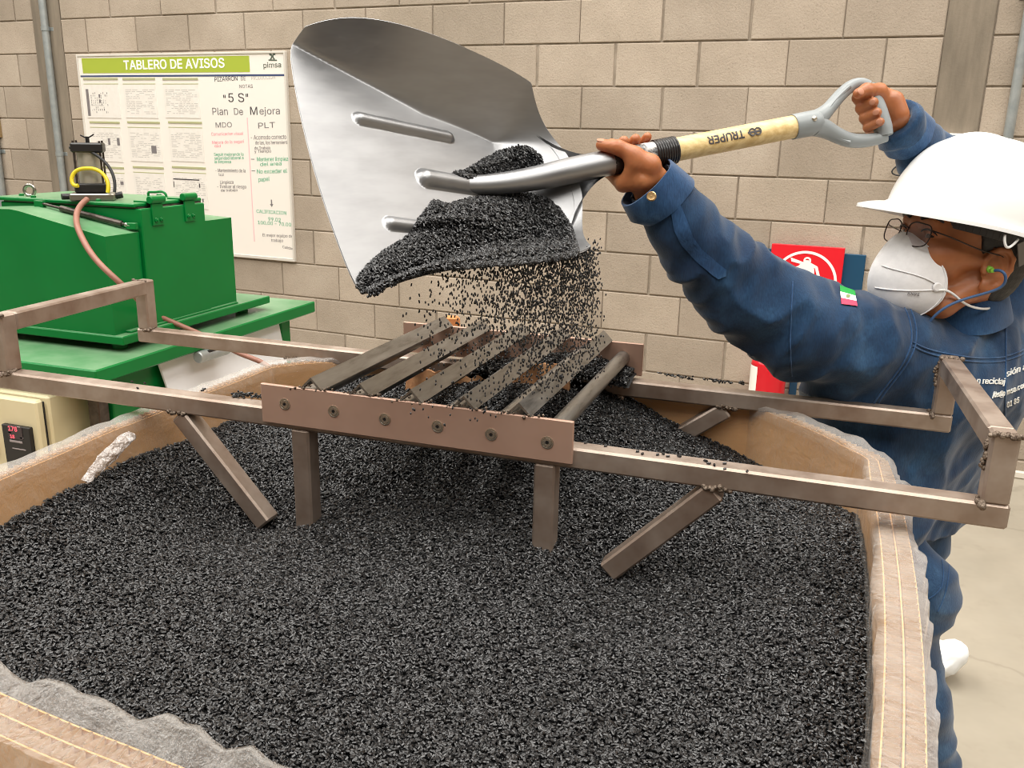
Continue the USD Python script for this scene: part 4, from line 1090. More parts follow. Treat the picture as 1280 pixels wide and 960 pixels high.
obj('slot', bar(c0 + (c1 - c0) * 0.25 + np.array([.012, 0, .012]), c0 + (c1 - c0) * 0.9 + np.array([.012, 0, .012]), 0.008, 0.012), M['black'], wp_t)

mc = thing('green_machine', 'green enamelled pelletising machine with hinged lid and air cylinder on top', 'machine', (-2.2, 2.3, TZ))
SXm = -1.896
obj('base_flange', box_mm((-2.75, 2.0, TZ + 0.024), (-1.862, 2.74, TZ + 0.05), 0.003), M['green'], mc)
for fx, fy in ((-1.93, 2.06), (-1.93, 2.66), (-2.6, 2.06), (-2.6, 2.66)):
    obj('foot', cyl((fx, fy, TZ), (fx, fy, TZ + 0.024), 0.022, 16), M['green'], mc)
zb_ = TZ + 0.05
# front housing: sloped hood
prof_f = Polygon([(-2.75, zb_), (SXm, zb_), (SXm, 1.135), (-1.93, 1.141), (-2.20, 1.192), (-2.235, 1.196), (-2.30, 1.194), (-2.75, 1.165)])
obj('front_housing', extrude(prof_f, 0.135, (0, 2.143, 0), (1, 0, 0), (0, 0, 1)), M['green'], mc, smooth=25)
# hopper in the middle, a little proud
obj('hopper', box_mm((-2.42, 2.146, zb_), (SXm + 0.012, 2.437, 1.202), 0.003), M['green'], mc)
prof_r = Polygon([(-2.6, zb_), (SXm + 0.006, zb_), (SXm + 0.006, 1.143), (-2.6, 1.175)])
obj('rear_housing', extrude(prof_r, 0.14, (0, 2.58, 0), (1, 0, 0), (0, 0, 1)), M['green'], mc, smooth=25)
lid = obj('lid', box_mm((-2.44, 2.138, 1.206), (SXm - 0.004, 2.445, 1.217), 0.003), M['greentop'], mc)
obj('lid_gasket', box_mm((-2.41, 2.15, 1.2015), (SXm, 2.435, 1.2065), 0), M['darksteel'], mc)
for hx, hy in ((0, 2.212), (0, 2.36)):
    hg = obj('hinge', cat(box_mm((SXm + 0.011, hy - 0.024, 1.150), (SXm + 0.017, hy + 0.024, 1.214), 0.001), cyl((SXm + 0.014, hy - 0.030, 1.226), (SXm + 0.014, hy + 0.030, 1.226), 0.012, 16, bevel=0.002), box_mm((SXm - 0.05, hy - 0.024, 1.216), (SXm + 0.010, hy + 0.024, 1.222), 0.001)), M['green'], mc)
    for o in (-0.011, 0.011):
        obj('bolt', lathe([(0.007, 0), (0.007, 0.004), (0.004, 0.005), (0.004, 0.009), (0.0, 0.009)], (SXm + 0.0165, hy + o, 1.166), (1, 0, 0), 8), M['green'], hg)
for bx_, by_ in ((-1.94, 2.262), (-1.94, 2.305), (-2.05, 2.16), (-2.30, 2.16), (-2.05, 2.425), (-2.39, 2.20)):
    obj('bolt', lathe([(0.008, 0), (0.008, 0.006), (0.005, 0.008), (0.0, 0.008)], (bx_, by_, 1.2165), (0, 0, 1), 6), M['green'], mc)
obj('lid_handle', tube(spline([(-2.07, 2.40, 1.216), (-2.07, 2.40, 1.228), (-2.05, 2.40, 1.231), (-2.005, 2.40, 1.229), (-2.0, 2.40, 1.216)], 20), 0.004, 8), M['green'], mc)
obj('ledge', box_mm((SXm - 0.05, 2.05, zb_ - 0.001), (SXm + 0.02, 2.57, zb_ + 0.006), 0.002), M['green'], mc)
# eye bolt
ec = at_y(37, 238, 2.19)
eb = obj('eye_bolt', cat(tube([ec + 0.016 * (math.cos(a) * _r + math.sin(a) * UP) for a in np.linspace(0, 2 * np.pi, 26)], 0.0055, 10, cap=False), cyl(ec - UP * 0.016, ec - UP * 0.034, 0.006, 12)), M['steel'], mc, label='steel lifting eye')
# gas spring on two brackets
g0, g1 = at_y(53, 254.5, 2.115), at_y(158, 281, 2.13)
gd = nrm(g1 - g0); gl = np.linalg.norm(g1 - g0)
obj('gas_spring', cat(cyl(g0, g0 + gd * gl * 0.3, 0.0042, 12), cyl(g0 + gd * gl * 0.22, g0 + gd * gl * 0.95, 0.0092, 16, bevel=0.002), cyl(g0 + gd * gl * 0.95, g1, 0.005, 12)), M['darksteel'], mc)
obj('ball_joint', cat(trimesh.creation.icosphere(2, 0.0075).apply_translation(g1), cyl(g1, g1 + gd * 0.02, 0.005, 10)), M['steel'], mc)
obj('spring_bracket', box_mm(g1 + np.array([0.0, -0.004, -0.012]), g1 + np.array([0.035, 0.01, 0.006]), 0.001), M['green'], mc)
obj('spring_bracket', cat(box_mm(g0 + np.array([-0.03, -0.004, -0.012]), g0 + np.array([0.004, 0.01, 0.008]), 0.001)), M['green'], mc)
# air cylinder with valve block and hoses
cb = at_z(116, 250, 1.217)
ac = thing('air_cylinder', 'pneumatic cylinder with yellow and black hoses standing on the lid of the green machine', 'air cylinder', cb)
K = 1.0
h0 = cb + UP * 0.026
ax1, ax2 = np.array([0.80, 0.60, 0]), np.array([-0.60, 0.80, 0])
def cbx(cx_, cy_, z0, z1, wx, wy, bev=0.003):
    return cbox((wx, wy, z1 - z0), cb + ax1 * cx_ + ax2 * cy_ + UP * (z0 + z1) / 2, bev, (ax1, ax2, UP))
obj('valve_block', cbx(0.005, -0.012, 0.0, 0.022, 0.125, 0.075, 0.004), M['steel'], ac)
obj('end_cap', cbx(0, 0.02, 0.022, 0.05, 0.088, 0.088, 0.004), M['black'], ac)
obj('end_cap', cbx(0, 0.02, 0.140, 0.168, 0.088, 0.088, 0.004), M['black'], ac)
obj('barrel', cyl(cb + ax2 * 0.02 + UP * 0.05, cb + ax2 * 0.02 + UP * 0.14, 0.033, 28), mat('anodised_barrel', lin(178, 172, 158), lin(196, 190, 176), rough=0.35, metal=0.5, scale=20), ac)
for a, b in ((-1, -1), (1, -1), (1, 1), (-1, 1)):
    p = cb + ax1 * 0.036 * a + ax2 * (0.02 + 0.036 * b)
    obj('tie_rod', cyl(p + UP * 0.05, p + UP * 0.174, 0.0032, 8), M['darksteel'], ac)
obj('fitting', cyl(cb - ax1 * 0.055 - ax2 * 0.02 + UP * 0.012, cb - ax1 * 0.08 - ax2 * 0.03 + UP * 0.012, 0.009, 12), M['black'], ac)
obj('fitting', cyl(cb + ax1 * 0.066 + UP * 0.012, cb + ax1 * 0.085 + UP * 0.016, 0.01, 12), M['black'], ac)
obj('fitting', cat(cyl(cb + ax2 * 0.02 + UP * 0.168, cb + ax2 * 0.02 + UP * 0.186, 0.006, 12), bar(cb + ax2 * 0.02 + UP * 0.18, cb + ax2 * 0.02 + ax1 * 0.02 + UP * 0.193, 0.004, 0.004), bar(cb + ax2 * 0.02 + UP * 0.18, cb + ax2 * 0.02 - ax1 * 0.018 + UP * 0.19, 0.004, 0.004)), M['black'], ac)
dcy = float((cb - CAM) @ _f) - 0.05
def apx(pts, d):
    return [at_d(x, y, d + (o[0] if o else 0)) for x, y, *o in pts]
obj('yellow_hose', tube(spline(apx([(98, 232), (91, 230), (90, 222), (95, 214), (107, 210.5), (120, 212), (130, 219), (135, 230), (134.5, 241)], dcy), 40), 0.0058, 12), mat('yellow_hose', lin(214, 190, 34), rough=0.4), ac)
obj('black_hose', tube(spline(apx([(87, 184.5), (98, 185), (112, 189), (126, 198), (137, 210), (143, 226), (143, 240)], dcy), 40), 0.0046, 12), M['rubber'], ac)
ho = thing('air_hose', 'pink rubber air hose running down from the air cylinder over the green machine', 'hose')
hp_ = [cb + ax1 * 0.0 - ax2 * 0.052 + UP * 0.008]
hp_ = [at_d(109, 249, dcy - 0.01), at_d(100, 258, dcy - 0.04), at_d(95.5, 272, dcy - 0.10), at_d(102, 296, dcy - 0.2), at_d(118, 322, dcy - 0.24), at_d(146, 350, dcy - 0.26), at_d(180, 382, dcy - 0.12), at_d(205, 398, dcy + 0.1), at_d(240, 413, dcy + 0.12), at_d(275, 429, dcy + 0.08), at_d(300, 442, dcy + 0.05), at_d(325, 452, dcy + 0.03), at_d(345, 468, dcy + 0.0), at_d(352, 500, dcy)]
obj('tube', tube(spline(hp_, 90), np.interp(np.linspace(0, 1, 90), [0, 0.1, 1], [0.0085, 0.0085, 0.0075]), 12), mat('pink_hose', lin(134, 90, 74), lin(146, 100, 84), rough=0.5, scale=20), ho)

# control cabinet
cc = thing('control_cabinet', 'cream control cabinet with a small black temperature controller, under the green table', 'cabinet', (-2.2, 1.86, 0.3))
M['cream'] = mat('cream_enamel', lin(206, 192, 152), lin(214, 201, 164), rough=0.45, scale=3)
cxr = -1.982
obj('body', box_mm((-2.55, 1.822, 0.28), (cxr + 0.004, 1.995, 0.706), 0.006), M['cream'], cc)
dr = obj('door', box_mm((-2.55, 1.788, 0.28), (cxr - 0.006, 1.815, 0.700), 0.006), M['cream'], cc)
obj('seal', box_mm((-2.54, 1.812, 0.29), (cxr - 0.012, 1.824, 0.69), 0), M['rubber'], cc)
obj('stand', cat(box_mm((-2.50, 1.86, 0), (-2.46, 1.90, 0.29), 0.002), box_mm((-2.06, 1.86, 0), (-2.02, 1.90, 0.29), 0.002), box_mm((-2.54, 1.80, 0.26), (-2.0, 1.95, 0.281), 0.002)), M['darksteel'], cc)
hc = at_x(105, 547, cxr + 0.004)
obj('cable_hole', cyl(hc, hc + np.array([0.0015, 0, 0]), 0.012, 20), M['black'], cc)
k0, k1 = at_y(3, 528, 1.788), at_y(36, 530, 1.788)
kb = at_y(20, 580, 1.788)
obj_ct = obj('controller', box_mm((k0[0] + 0.008, 1.776, kb[2] - 0.012), (k1[0] + 0.012, 1.79, k0[2]), 0.002), M['black'], cc)
def cpx(px, py, w, h, m, nm):
    c = at_y(px, py, 1.7755)
    return obj(nm, cbox((w, 0.0015, h), c, 0.0003), m, obj_ct)
led = usdkit.material(stage, '/World/Looks/led_red', {'p': ('principled_bsdf', {'base_color': lin(120, 20, 30), 'emission_color': (1.0, 0.12, 0.16), 'emission_strength': 1.2, 'roughness': 0.3})}, [], surface='p.BSDF')
M['ledred'] = led
M['glassdark'] = mat('display_window', lin(52, 40, 44), rough=0.12)
cpx(19, 541, 0.052, 0.036, M['glassdark'], 'display')
c = at_y(15, 536, 1.7745)
m_ = meshkit.text_mesh('178', 0.013, 0.0006, True)
obj('digits', place2d(m_, c - np.array([0.016, 0, 0.006]), (1, 0, 0), (0, 0, 1)), led, obj_ct, smooth=False)
m_ = meshkit.text_mesh('18', 0.010, 0.0006, True)
c = at_y(15, 545.5, 1.7745)
obj('digits', place2d(m_, c - np.array([0.008, 0, 0.005]), (1, 0, 0), (0, 0, 1)), led, obj_ct, smooth=False)
M['key'] = mat('key_grey', lin(150, 140, 140), rough=0.5)
for x_, y_ in ((12.5, 540.5), (27, 547.5), (23, 534)):
    cpx(x_, y_, 0.012, 0.004, M['key'], 'key')
cpx(20, 552, 0.046, 0.006, M['key'], 'key_row')
cpx(24, 561.5, 0.048, 0.003, M['key'], 'key_row')
kn = at_y(1, 561, 1.787)
obj('knob', lathe([(0.014, 0), (0.014, 0.012), (0.01, 0.014), (0.0, 0.014)], kn - np.array([0.02, 0, 0]), (0, -1, 0), 18), mat('knob_red', lin(150, 30, 34), rough=0.4), cc)

# ================================================================ the worker
BIG = 0.06
class Vol:
    """Signed distances on a grid; shapes are blended in block by block."""
    def __init__(s, lo, hi, h):
        s.lo, s.h = np.array(lo, float), h
        s.n = np.ceil((np.array(hi) - s.lo) / h).astype(int) + 1
        s.d = np.full(s.n, BIG, np.float32)
    def block(s, lo, hi):
        a = np.clip(np.floor((np.array(lo) - s.lo) / s.h).astype(int), 0, s.n)
        b = np.clip(np.ceil((np.array(hi) - s.lo) / s.h).astype(int) + 1, 0, s.n)
        sl = tuple(slice(i, j) for i, j in zip(a, b))
        ax = [(s.lo[k] + s.h * np.arange(a[k], b[k])).astype(np.float32) for k in range(3)]
        return sl, ax[0][:, None, None], ax[1][None, :, None], ax[2][None, None, :]
    def blend(s, sl, v, k, cut=False):
        d = s.d[sl]
        if cut:
            h = np.clip(0.5 - 0.5 * (d + v) / k, 0, 1)
            s.d[sl] = d * (1 - h) + (-v) * h + k * h * (1 - h)
        else:
            h = np.clip(0.5 + 0.5 * (d - v) / k, 0, 1)
            s.d[sl] = d * (1 - h) + v * h - k * h * (1 - h)
    def cone(s, a, b, ra, rb, k=0.012, cut=False, scale=None):
        a, b = np.array(a, float), np.array(b, float)
        m = max(ra, rb) + 0.045
        sl, x, y, z = s.block(np.minimum(a, b) - m, np.maximum(a, b) + m)
        ab = b - a; L = max(ab @ ab, 1e-12)
        t = np.clip(((x - a[0]) * ab[0] + (y - a[1]) * ab[1] + (z - a[2]) * ab[2]) / L, 0, 1)
        v = np.sqrt((x - a[0] - t * ab[0]) ** 2 + (y - a[1] - t * ab[1]) ** 2 + (z - a[2] - t * ab[2]) ** 2) - (ra + (rb - ra) * t)
        s.blend(sl, v.astype(np.float32), k, cut)
    def chain(s, pts, k=0.012):
        for (a, ra), (b, rb) in zip(pts[:-1], pts[1:]):
            s.cone(a, b, ra, rb, k)
    def ell(s, c, rad, axes, k=0.012, cut=False):
        c, rad = np.array(c, float), np.array(rad, float)
        A = np.array(axes, float)
        m = rad.max() + 0.04
        sl, x, y, z = s.block(c - m, c + m)
        q = [((x - c[0]) * A[i, 0] + (y - c[1]) * A[i, 1] + (z - c[2]) * A[i, 2]) / rad[i] for i in range(3)]
        k0 = np.sqrt(q[0] ** 2 + q[1] ** 2 + q[2] ** 2)
        k1 = np.sqrt((q[0] / rad[0]) ** 2 + (q[1] / rad[1]) ** 2 + (q[2] / rad[2]) ** 2)
        v = k0 * (k0 - 1) / np.maximum(k1, 1e-6)
        s.blend(sl, v.astype(np.float32), k, cut)
    def plane(s, c, n, lo, hi, k=0.004):
        """Cuts away the side that n points to, inside the block."""
        sl, x, y, z = s.block(lo, hi)
        n = nrm(n)
        v = -((x - c[0]) * n[0] + (y - c[1]) * n[1] + (z - c[2]) * n[2])
        s.blend(sl, np.broadcast_to(v, s.d[sl].shape).astype(np.float32), k, True)
    def displace(s, fn, band=0.03):
        i = np.nonzero(np.abs(s.d) < band)
        p = s.lo + s.h * np.stack(i, -1)
        s.d[i] += fn(p).astype(np.float32)
    def sample(s, p):
        return map_coordinates(s.d, ((np.asarray(p) - s.lo) / s.h).T, order=1, mode='constant', cval=BIG)
    def trace(s, o, d, t0, t1):
        """First surface along rays from o in directions d."""
        d = np.asarray(d, float); t = np.full(len(d), float(t0)); done = np.zeros(len(d), bool)
        for _ in range(400):
            v = s.sample(o + d * t[:, None])
            done |= v < 0.0003
            step = np.clip(v * 0.5, 0.0004, 0.01)
            t = np.where(done | (t > t1), t, t + step)
            if (done | (t > t1)).all(): break
        return o + d * t[:, None], done
    def normal(s, p):
        e = s.h
        g_ = np.stack([s.sample(p + np.eye(3)[k] * e) - s.sample(p - np.eye(3)[k] * e) for k in range(3)], -1)
        return g_ / np.maximum(np.linalg.norm(g_, axis=1, keepdims=True), 1e-9)
    def mesh(s):
        """Surface nets."""
        d = s.d; sg = d < 0
        n0, n1, n2 = d.shape
        c = np.zeros((n0 - 1, n1 - 1, n2 - 1), np.int8)
        for a in (0, 1):
            for b in (0, 1):
                for e in (0, 1):
                    c += sg[a:n0 - 1 + a, b:n1 - 1 + b, e:n2 - 1 + e]
        I = np.argwhere((c > 0) & (c < 8))
        ids = np.full(c.shape, -1, np.int32)
        ids[tuple(I.T)] = np.arange(len(I))
        acc = np.zeros((len(I), 3)); cnt = np.zeros(len(I))
        cor = [(a, b, e) for a in (0, 1) for b in (0, 1) for e in (0, 1)]
        val = {q: d[I[:, 0] + q[0], I[:, 1] + q[1], I[:, 2] + q[2]] for q in cor}
        for q in cor:
            for ax in range(3):
                if q[ax] == 0:
                    p = list(q); p[ax] = 1; p = tuple(p)
                    v0, v1 = val[q], val[p]
                    m = (v0 < 0) != (v1 < 0)
                    t = np.where(m, v0 / np.where(m, v0 - v1, 1), 0)
                    for k in range(3):
                        acc[:, k] += np.where(m, q[k] + (t if k == ax else 0), 0)
                    cnt += m
        V_ = s.lo + s.h * (I + acc / cnt[:, None])
        Q = []
        for ax in range(3):
            o1, o2 = (ax + 1) % 3, (ax + 2) % 3
            a = np.moveaxis(sg, ax, 0); x = a[:-1] != a[1:]
            e = np.argwhere(x)
            if not len(e): continue
            full = np.zeros((len(e), 3), int)
            rest = [k for k in range(3) if k != ax]
            full[:, ax] = e[:, 0]; full[:, rest[0]] = e[:, 1]; full[:, rest[1]] = e[:, 2]
            ok = (full[:, o1] > 0) & (full[:, o2] > 0) & (full[:, o1] < d.shape[o1] - 1) & (full[:, o2] < d.shape[o2] - 1)
            full = full[ok]
            ins_ = sg[tuple(full.T)]
            def at(i, j):
                q = full.copy(); q[:, o1] -= i; q[:, o2] -= j
                return ids[tuple(q.T)]
            quad = np.stack([at(1, 1), at(0, 1), at(0, 0), at(1, 0)], -1)
            quad[~ins_] = quad[~ins_][:, ::-1]
            Q.append(quad)
        return V_, np.vstack(Q)

M['skin'] = mat('skin', lin(152, 92, 54), lin(176, 110, 68), rough=0.46, scale=18, detail=5, bump=0.15, bscale=320, bdist=0.0008, sub=0.12)
M['nail'] = mat('finger_nail', lin(180, 122, 94), rough=0.5)
def denim_material(name, a, b, c):
    n = {'g': ('geometry', {}), 'p': ('principled_bsdf', {'roughness': 0.85, 'sheen_weight': 0.25, 'specular_ior_level': 0.2}), 'n1': ('noise_texture', {'scale': 9.0, 'detail': 5.0, 'roughness': 0.65}), 'r1': ('rgb_ramp', {'ramp': [(0.3, a), (0.55, b), (0.78, c)]}),
         'mp': ('mapping', {'rotation': (0.3, 0.5, 0.7), 'scale': (1.0, 1.0, 0.25)}), 'n2': ('noise_texture', {'scale': 420.0, 'detail': 2.0}), 'r2': ('rgb_ramp', {'ramp': [(0.3, (0.7, 0.72, 0.75)), (0.7, (1.2, 1.18, 1.15))]}), 'mx': ('mix', {'mix_type': 'multiply', 'fac': 0.8}),
         'b': ('bump', {'strength': 0.35, 'distance': 0.001})}
    l = [('g.position', 'n1.vector'), ('n1.fac', 'r1.fac'), ('g.position', 'mp.vector'), ('mp.vector', 'n2.vector'), ('n2.fac', 'r2.fac'), ('r1.color', 'mx.color1'), ('r2.color', 'mx.color2'), ('mx.color', 'p.base_color'), ('n2.fac', 'b.height'), ('b.normal', 'p.normal')]
    return usdkit.material(stage, '/World/Looks/' + name, n, l, surface='p.BSDF')
M['denim'] = denim_material('denim_jacket', lin(15, 38, 66), lin(24, 54, 84), lin(50, 86, 120))
M['denim_seam'] = denim_material('denim_seam', lin(24, 52, 86), lin(38, 72, 110), lin(74, 108, 142))
M['jean'] = denim_material('denim_jeans', lin(24, 46, 72), lin(38, 66, 96), lin(72, 102, 130))
M['hat'] = mat('hard_hat_white', lin(240, 240, 238), rough=0.25, coat=0.3)
M['mask'] = mat('mask_cloth', lin(222, 220, 220), lin(230, 228, 228), rough=0.9, scale=90, bump=0.2, bscale=400, bdist=0.0006)
M['hair'] = mat('black_hair', lin(20, 17, 16), lin(34, 30, 28), rough=0.55, scale=160, stretch=(1, 1, 0.2), bump=0.6, bscale=200, bdist=0.002)

RV, FV = np.array([0.6, 0.8, 0.0]), np.array([-0.8, 0.6, 0.0])
person = thing('person', 'worker in a white hard hat, face mask and denim jacket tipping the shovel', 'person', (0.25, 1.72, 0.0))
# head frame
HF = nrm([-0.845, -0.50, 0.245]); HL = nrm(np.cross(UP, HF)); HU = np.cross(HF, HL)
HAX = np.array([HF, HL, HU])
HS = 1.06
HO = at_d(1233, 336, 1.475) - HL * 0.074 * HS
def hd(p):
    return HO + (np.asarray(p, float) * HS) @ HAX
shL, shR = np.array([0.155, 1.655, 1.080]), np.array([0.358, 1.934, 1.115])
neckB = np.array([0.245, 1.775, 1.12])
pel = np.array([0.175, 1.74, 0.70])
hipL, hipR = pel - RV * 0.085 - UP * 0.03, pel + RV * 0.085 - UP * 0.03
kneeL, kneeR = at_d(1135, 876, 1.62), at_d(1135, 876, 1.62) + RV * 0.15 + FV * 0.28
ankL = np.array([0.30, 1.66, 0.09]); ankR = ankL + RV * 0.15 + FV * 0.28
wrL = at_d(814, 239, 1.405)
wrR = at_d(1123, 160, 1.545)

bd = Vol((-0.40, 1.36, 0.0), (0.56, 2.06, 1.60), 0.0026)
# head
bd.ell(hd((-.012, 0, .055)), np.array([.098, .077, .086]) * HS, HAX, .01)
bd.ell(hd((.042, 0, .010)), np.array([.055, .060, .074]) * HS, HAX, .02)
for s_ in (-1, 1):
    bd.cone(hd((-.012, .054 * s_, -.030)), hd((.030, .045 * s_, -.072)), .020 * HS, .017 * HS, .02)
    bd.cone(hd((.030, .045 * s_, -.072)), hd((.078, .012 * s_, -.088)), .017 * HS, .017 * HS, .02)
    bd.ell(hd((.058, .040 * s_, -.002)), np.array([.030, .024, .026]) * HS, HAX, .02)
    bd.cone(hd((.052, .050 * s_, .006)), hd((.005, .066 * s_, .008)), .011 * HS, .009 * HS, .016)
bd.cone(hd((.084, .030, .046)), hd((.084, -.030, .046)), .013 * HS, .013 * HS, .014)
bd.cone(hd((.093, 0, .036)), hd((.113, 0, -.004)), .0085 * HS, .0125 * HS, .010)
for s_ in (-1, 1):
    bd.cone(hd((.100, .011 * s_, -.006)), hd((.100, .012 * s_, -.006)), .009 * HS, .009 * HS, .008)
    bd.ell(hd((.094, .033 * s_, .028)), np.array([.014, .018, .011]) * HS, HAX, .008, True)
    # lids: a shallow bulge around the eyeball
    bd.ell(hd((.078, .032 * s_, .0345)), np.array([.0150, .0165, .0105]) * HS, HAX, .004)
    bd.ell(hd((.078, .032 * s_, .0195)), np.array([.0140, .0155, .0070]) * HS, HAX, .004)
    # ear
    ea = np.array([nrm(HF * 0.95 + HL * s_ * -0.25), nrm(HL * s_ + HF * 0.3 * 1), nrm(HU + HF * -0.18)])
    ec_ = (-.012, .077 * s_, .004)
    EY = lambda x, z, o=0.0: hd((x, s_ * (.0765 - .30 * (x + .004) + o), z))
    bd.ell(EY(-.012, 0), np.array([.0200, .0045, .031]) * HS, ea, .004)
    hx_ = [(.006, -.004), (.008, .010), (.004, .024), (-.006, .033), (-.019, .034), (-.029, .024), (-.031, .008), (-.027, -.008), (-.020, -.022), (-.010, -.032)]
    bd.chain([(EY(x, z, .003), .0042 * HS) for x, z in hx_], .003)
    bd.chain([(EY(x, z, .003), .0034 * HS) for x, z in ((-.008, .022), (-.018, .010), (-.018, -.006), (-.010, -.018))], .003)
    bd.ell(EY(-.007, -.028, .001), np.array([.010, .0062, .011]) * HS, ea, .004)
    bd.ell(EY(.005, -.003, .004), np.array([.0055, .0052, .008]) * HS, HAX, .003)
# lips
bd.ell(hd((.098, 0, -.046)), np.array([.010, .024, .006]) * HS, HAX, .006)
bd.ell(hd((.095, 0, -.056)), np.array([.010, .021, .007]) * HS, HAX, .006)
# neck, trunk and legs (under the clothes)
bd.cone(hd((-.030, 0, -.02)), neckB + FV * 0.01, .058, .062, .025)
bd.chain([(neckB, .062), (shL * .85 + neckB * .15 - UP * .005, .052)], .03)
bd.chain([(neckB, .062), (shR * .85 + neckB * .15 - UP * .005, .052)], .03)
for o_ in (-.05, .05):
    bd.chain([(neckB + RV * o_ - UP * .10, .078), (pel + RV * o_ + UP * .12, .070), (pel + RV * o_, .068)], .03)
bd.chain([(hipL, .075), (kneeL, .048), (ankL, .034)], .02)
bd.chain([(hipR, .075), (kneeR, .048), (ankR, .034)], .02)
# arms
elL, elR = at_d(940, 374, 1.49), np.array([0.315, 1.955, 1.335])
bd.chain([(shL, .052), (elL, .042), (wrL, .0205)], .01)
bd.chain([(shR, .052), (elR, .042), (wrR, .0210)], .01)
# left hand around the shaft
lg1 = nrm(-_f - ax_s * (-_f @ ax_s)); lg2 = nrm(np.cross(ax_s, lg1)); lg2 = lg2 if lg2 @ _u > 0 else -lg2
def Lh(t, deg, rho):
    a_ = math.radians(deg)
    return sh(t) + rho * (math.cos(a_) * lg1 + math.sin(a_) * lg2)
palmL = Lh(.112, -60, .046)
ftL = [(.066, .0090), (.0845, .0094), (.1025, .0090), (.119, .0080)]
for i, (t_, r_) in enumerate(ftL):
    mcp = Lh(t_ + .004, -86, .0385)
    bd.chain([(wrL, .0175), (Lh(t_ * .5 + .062, -62, .048), .0150), (mcp, .0118)], .004)
    sl_ = (0.0, 0.002, 0.004, 0.008)[i]
    bd.chain([(mcp, .0118), (Lh(t_ + .001, -165, .0310), r_ + .0012), (Lh(t_ + sl_, -232, .0292), r_ + .0004), (Lh(t_ + sl_ + .003, -275, .0285), r_ - .0010)], .0035)
bd.chain([(wrL, .0185), (Lh(.108, -34, .041), .0160), (Lh(.084, -6, .0335), .0138)], .006)
thL = [(Lh(.088, -8, .0335), .0142), (Lh(.066, 26, .0320), .0112), (Lh(.046, 58, .0300), .0090)]
bd.chain(thL, .005)
bd.chain([(Lh(.084, -30, .036), .0125), (Lh(.074, -72, .038), .0118)], .010)
# right hand around the grip bar
bb_ = nrm(bot_ - top_); rg1 = nrm(-_f - bb_ * (-_f @ bb_)); rg2 = nrm(np.cross(bb_, rg1)); rg2 = rg2 if rg2 @ _r > 0 else -rg2
blen = np.linalg.norm(bot_ - top_)
def Rh(s_, deg, rho):
    a_ = math.radians(deg)
    return top_ + bb_ * s_ + _r * 0.003 + rho * (math.cos(a_) * rg1 + math.sin(a_) * rg2)
for i, (s_, r_) in enumerate([(.012, .0088), (.0305, .0092), (.0485, .0088), (.065, .0078)]):
    mcp = Rh(s_, 128, .030)
    bd.chain([(wrR, .0175), (Rh(s_ * .50 + .030, 98, .036), .0145), (mcp, .0118)], .004)
    bd.chain([(mcp, .0115), (Rh(s_, 205, .0262), r_ + .0012), (Rh(s_, 272, .0250), r_ + .0004), (Rh(s_ + .001, 330, .0245), r_ - .0008)], .0035)
thR = [(at_d(1109, 135, 1.520), .0150), (at_d(1099, 114, 1.502), .0128), (at_d(1083, 112.5, 1.487), .0108), (at_d(1072.5, 117, 1.478), .0086)]
bd.chain([(wrR, .0185)] + thR[:2], .006)
bd.chain(thR[1:], .005)
bd.chain([(wrR, .019), (at_d(1109, 143, 1.530), .0195), (at_d(1107, 156, 1.535), .0155)], .008)
wo_ = (_r * .7 + _u * .7) * .0085
for sg_ in (-1, 1):
    bd.chain([(Lh(.108, -38, .042) if sg_ > 0 else Lh(.095, -78, .046), .0155), (wrL + wo_ * sg_, .0185), (wrL * .8 + elL * .2 + wo_ * sg_ * .6, .022)], .006)
wo_ = (_r * .5 + _u * .85) * .010
for sg_ in (-1, 1):
    bd.chain([(at_d(1108, 138, 1.527) if sg_ > 0 else at_d(1107, 154, 1.535), .0150), (wrR + wo_ * sg_, .0175), (wrR * .8 + elR * .2 + wo_ * sg_ * .6, .021)], .006)
body = obj('body', bd.mesh(), M['skin'], person, smooth=True)
for p_, q_, nrm_, r_ in ((thL[2][0], thL[1][0], lg1 * .6 + lg2 * .8, .0066), (thR[3][0], thR[2][0], -_f, .0066)):
    ax_ = nrm(np.array(p_) - np.array(q_)); n_ = nrm(nrm_ - ax_ * (nrm_ @ ax_)); b_ = np.cross(ax_, n_)
    e_ = trimesh.creation.icosphere(2, 1.0)
    v_ = np.array(e_.vertices) * (0.0072, 0.0058, 0.0018)
    obj('thumb_nail', trimesh.Trimesh(np.array(p_) + ax_ * 0.001 + n_ * 0.0078 + v_[:, :1] * ax_ + v_[:, 1:2] * b_ + v_[:, 2:] * n_, e_.faces, process=False), M['nail'], person, smooth=True)
for i, s_ in enumerate((.0305, .0485, .065)):
    c_ = Rh(s_ + .001, 328, .0332 - i * .0004)
    ax_ = nrm(Rh(s_, 345, .025) - Rh(s_, 300, .025)); n_ = nrm(c_ - Rh(s_, 328, 0.0)); b_ = np.cross(ax_, n_)
    e_ = trimesh.creation.icosphere(2, 1.0); v_ = np.array(e_.vertices) * (0.0055, 0.0050, 0.0012)
    obj('finger_nail', trimesh.Trimesh(c_ - n_ * 0.0006 + v_[:, :1] * ax_ + v_[:, 1:2] * b_ + v_[:, 2:] * n_, e_.faces, process=False), M['nail'], person, smooth=True)
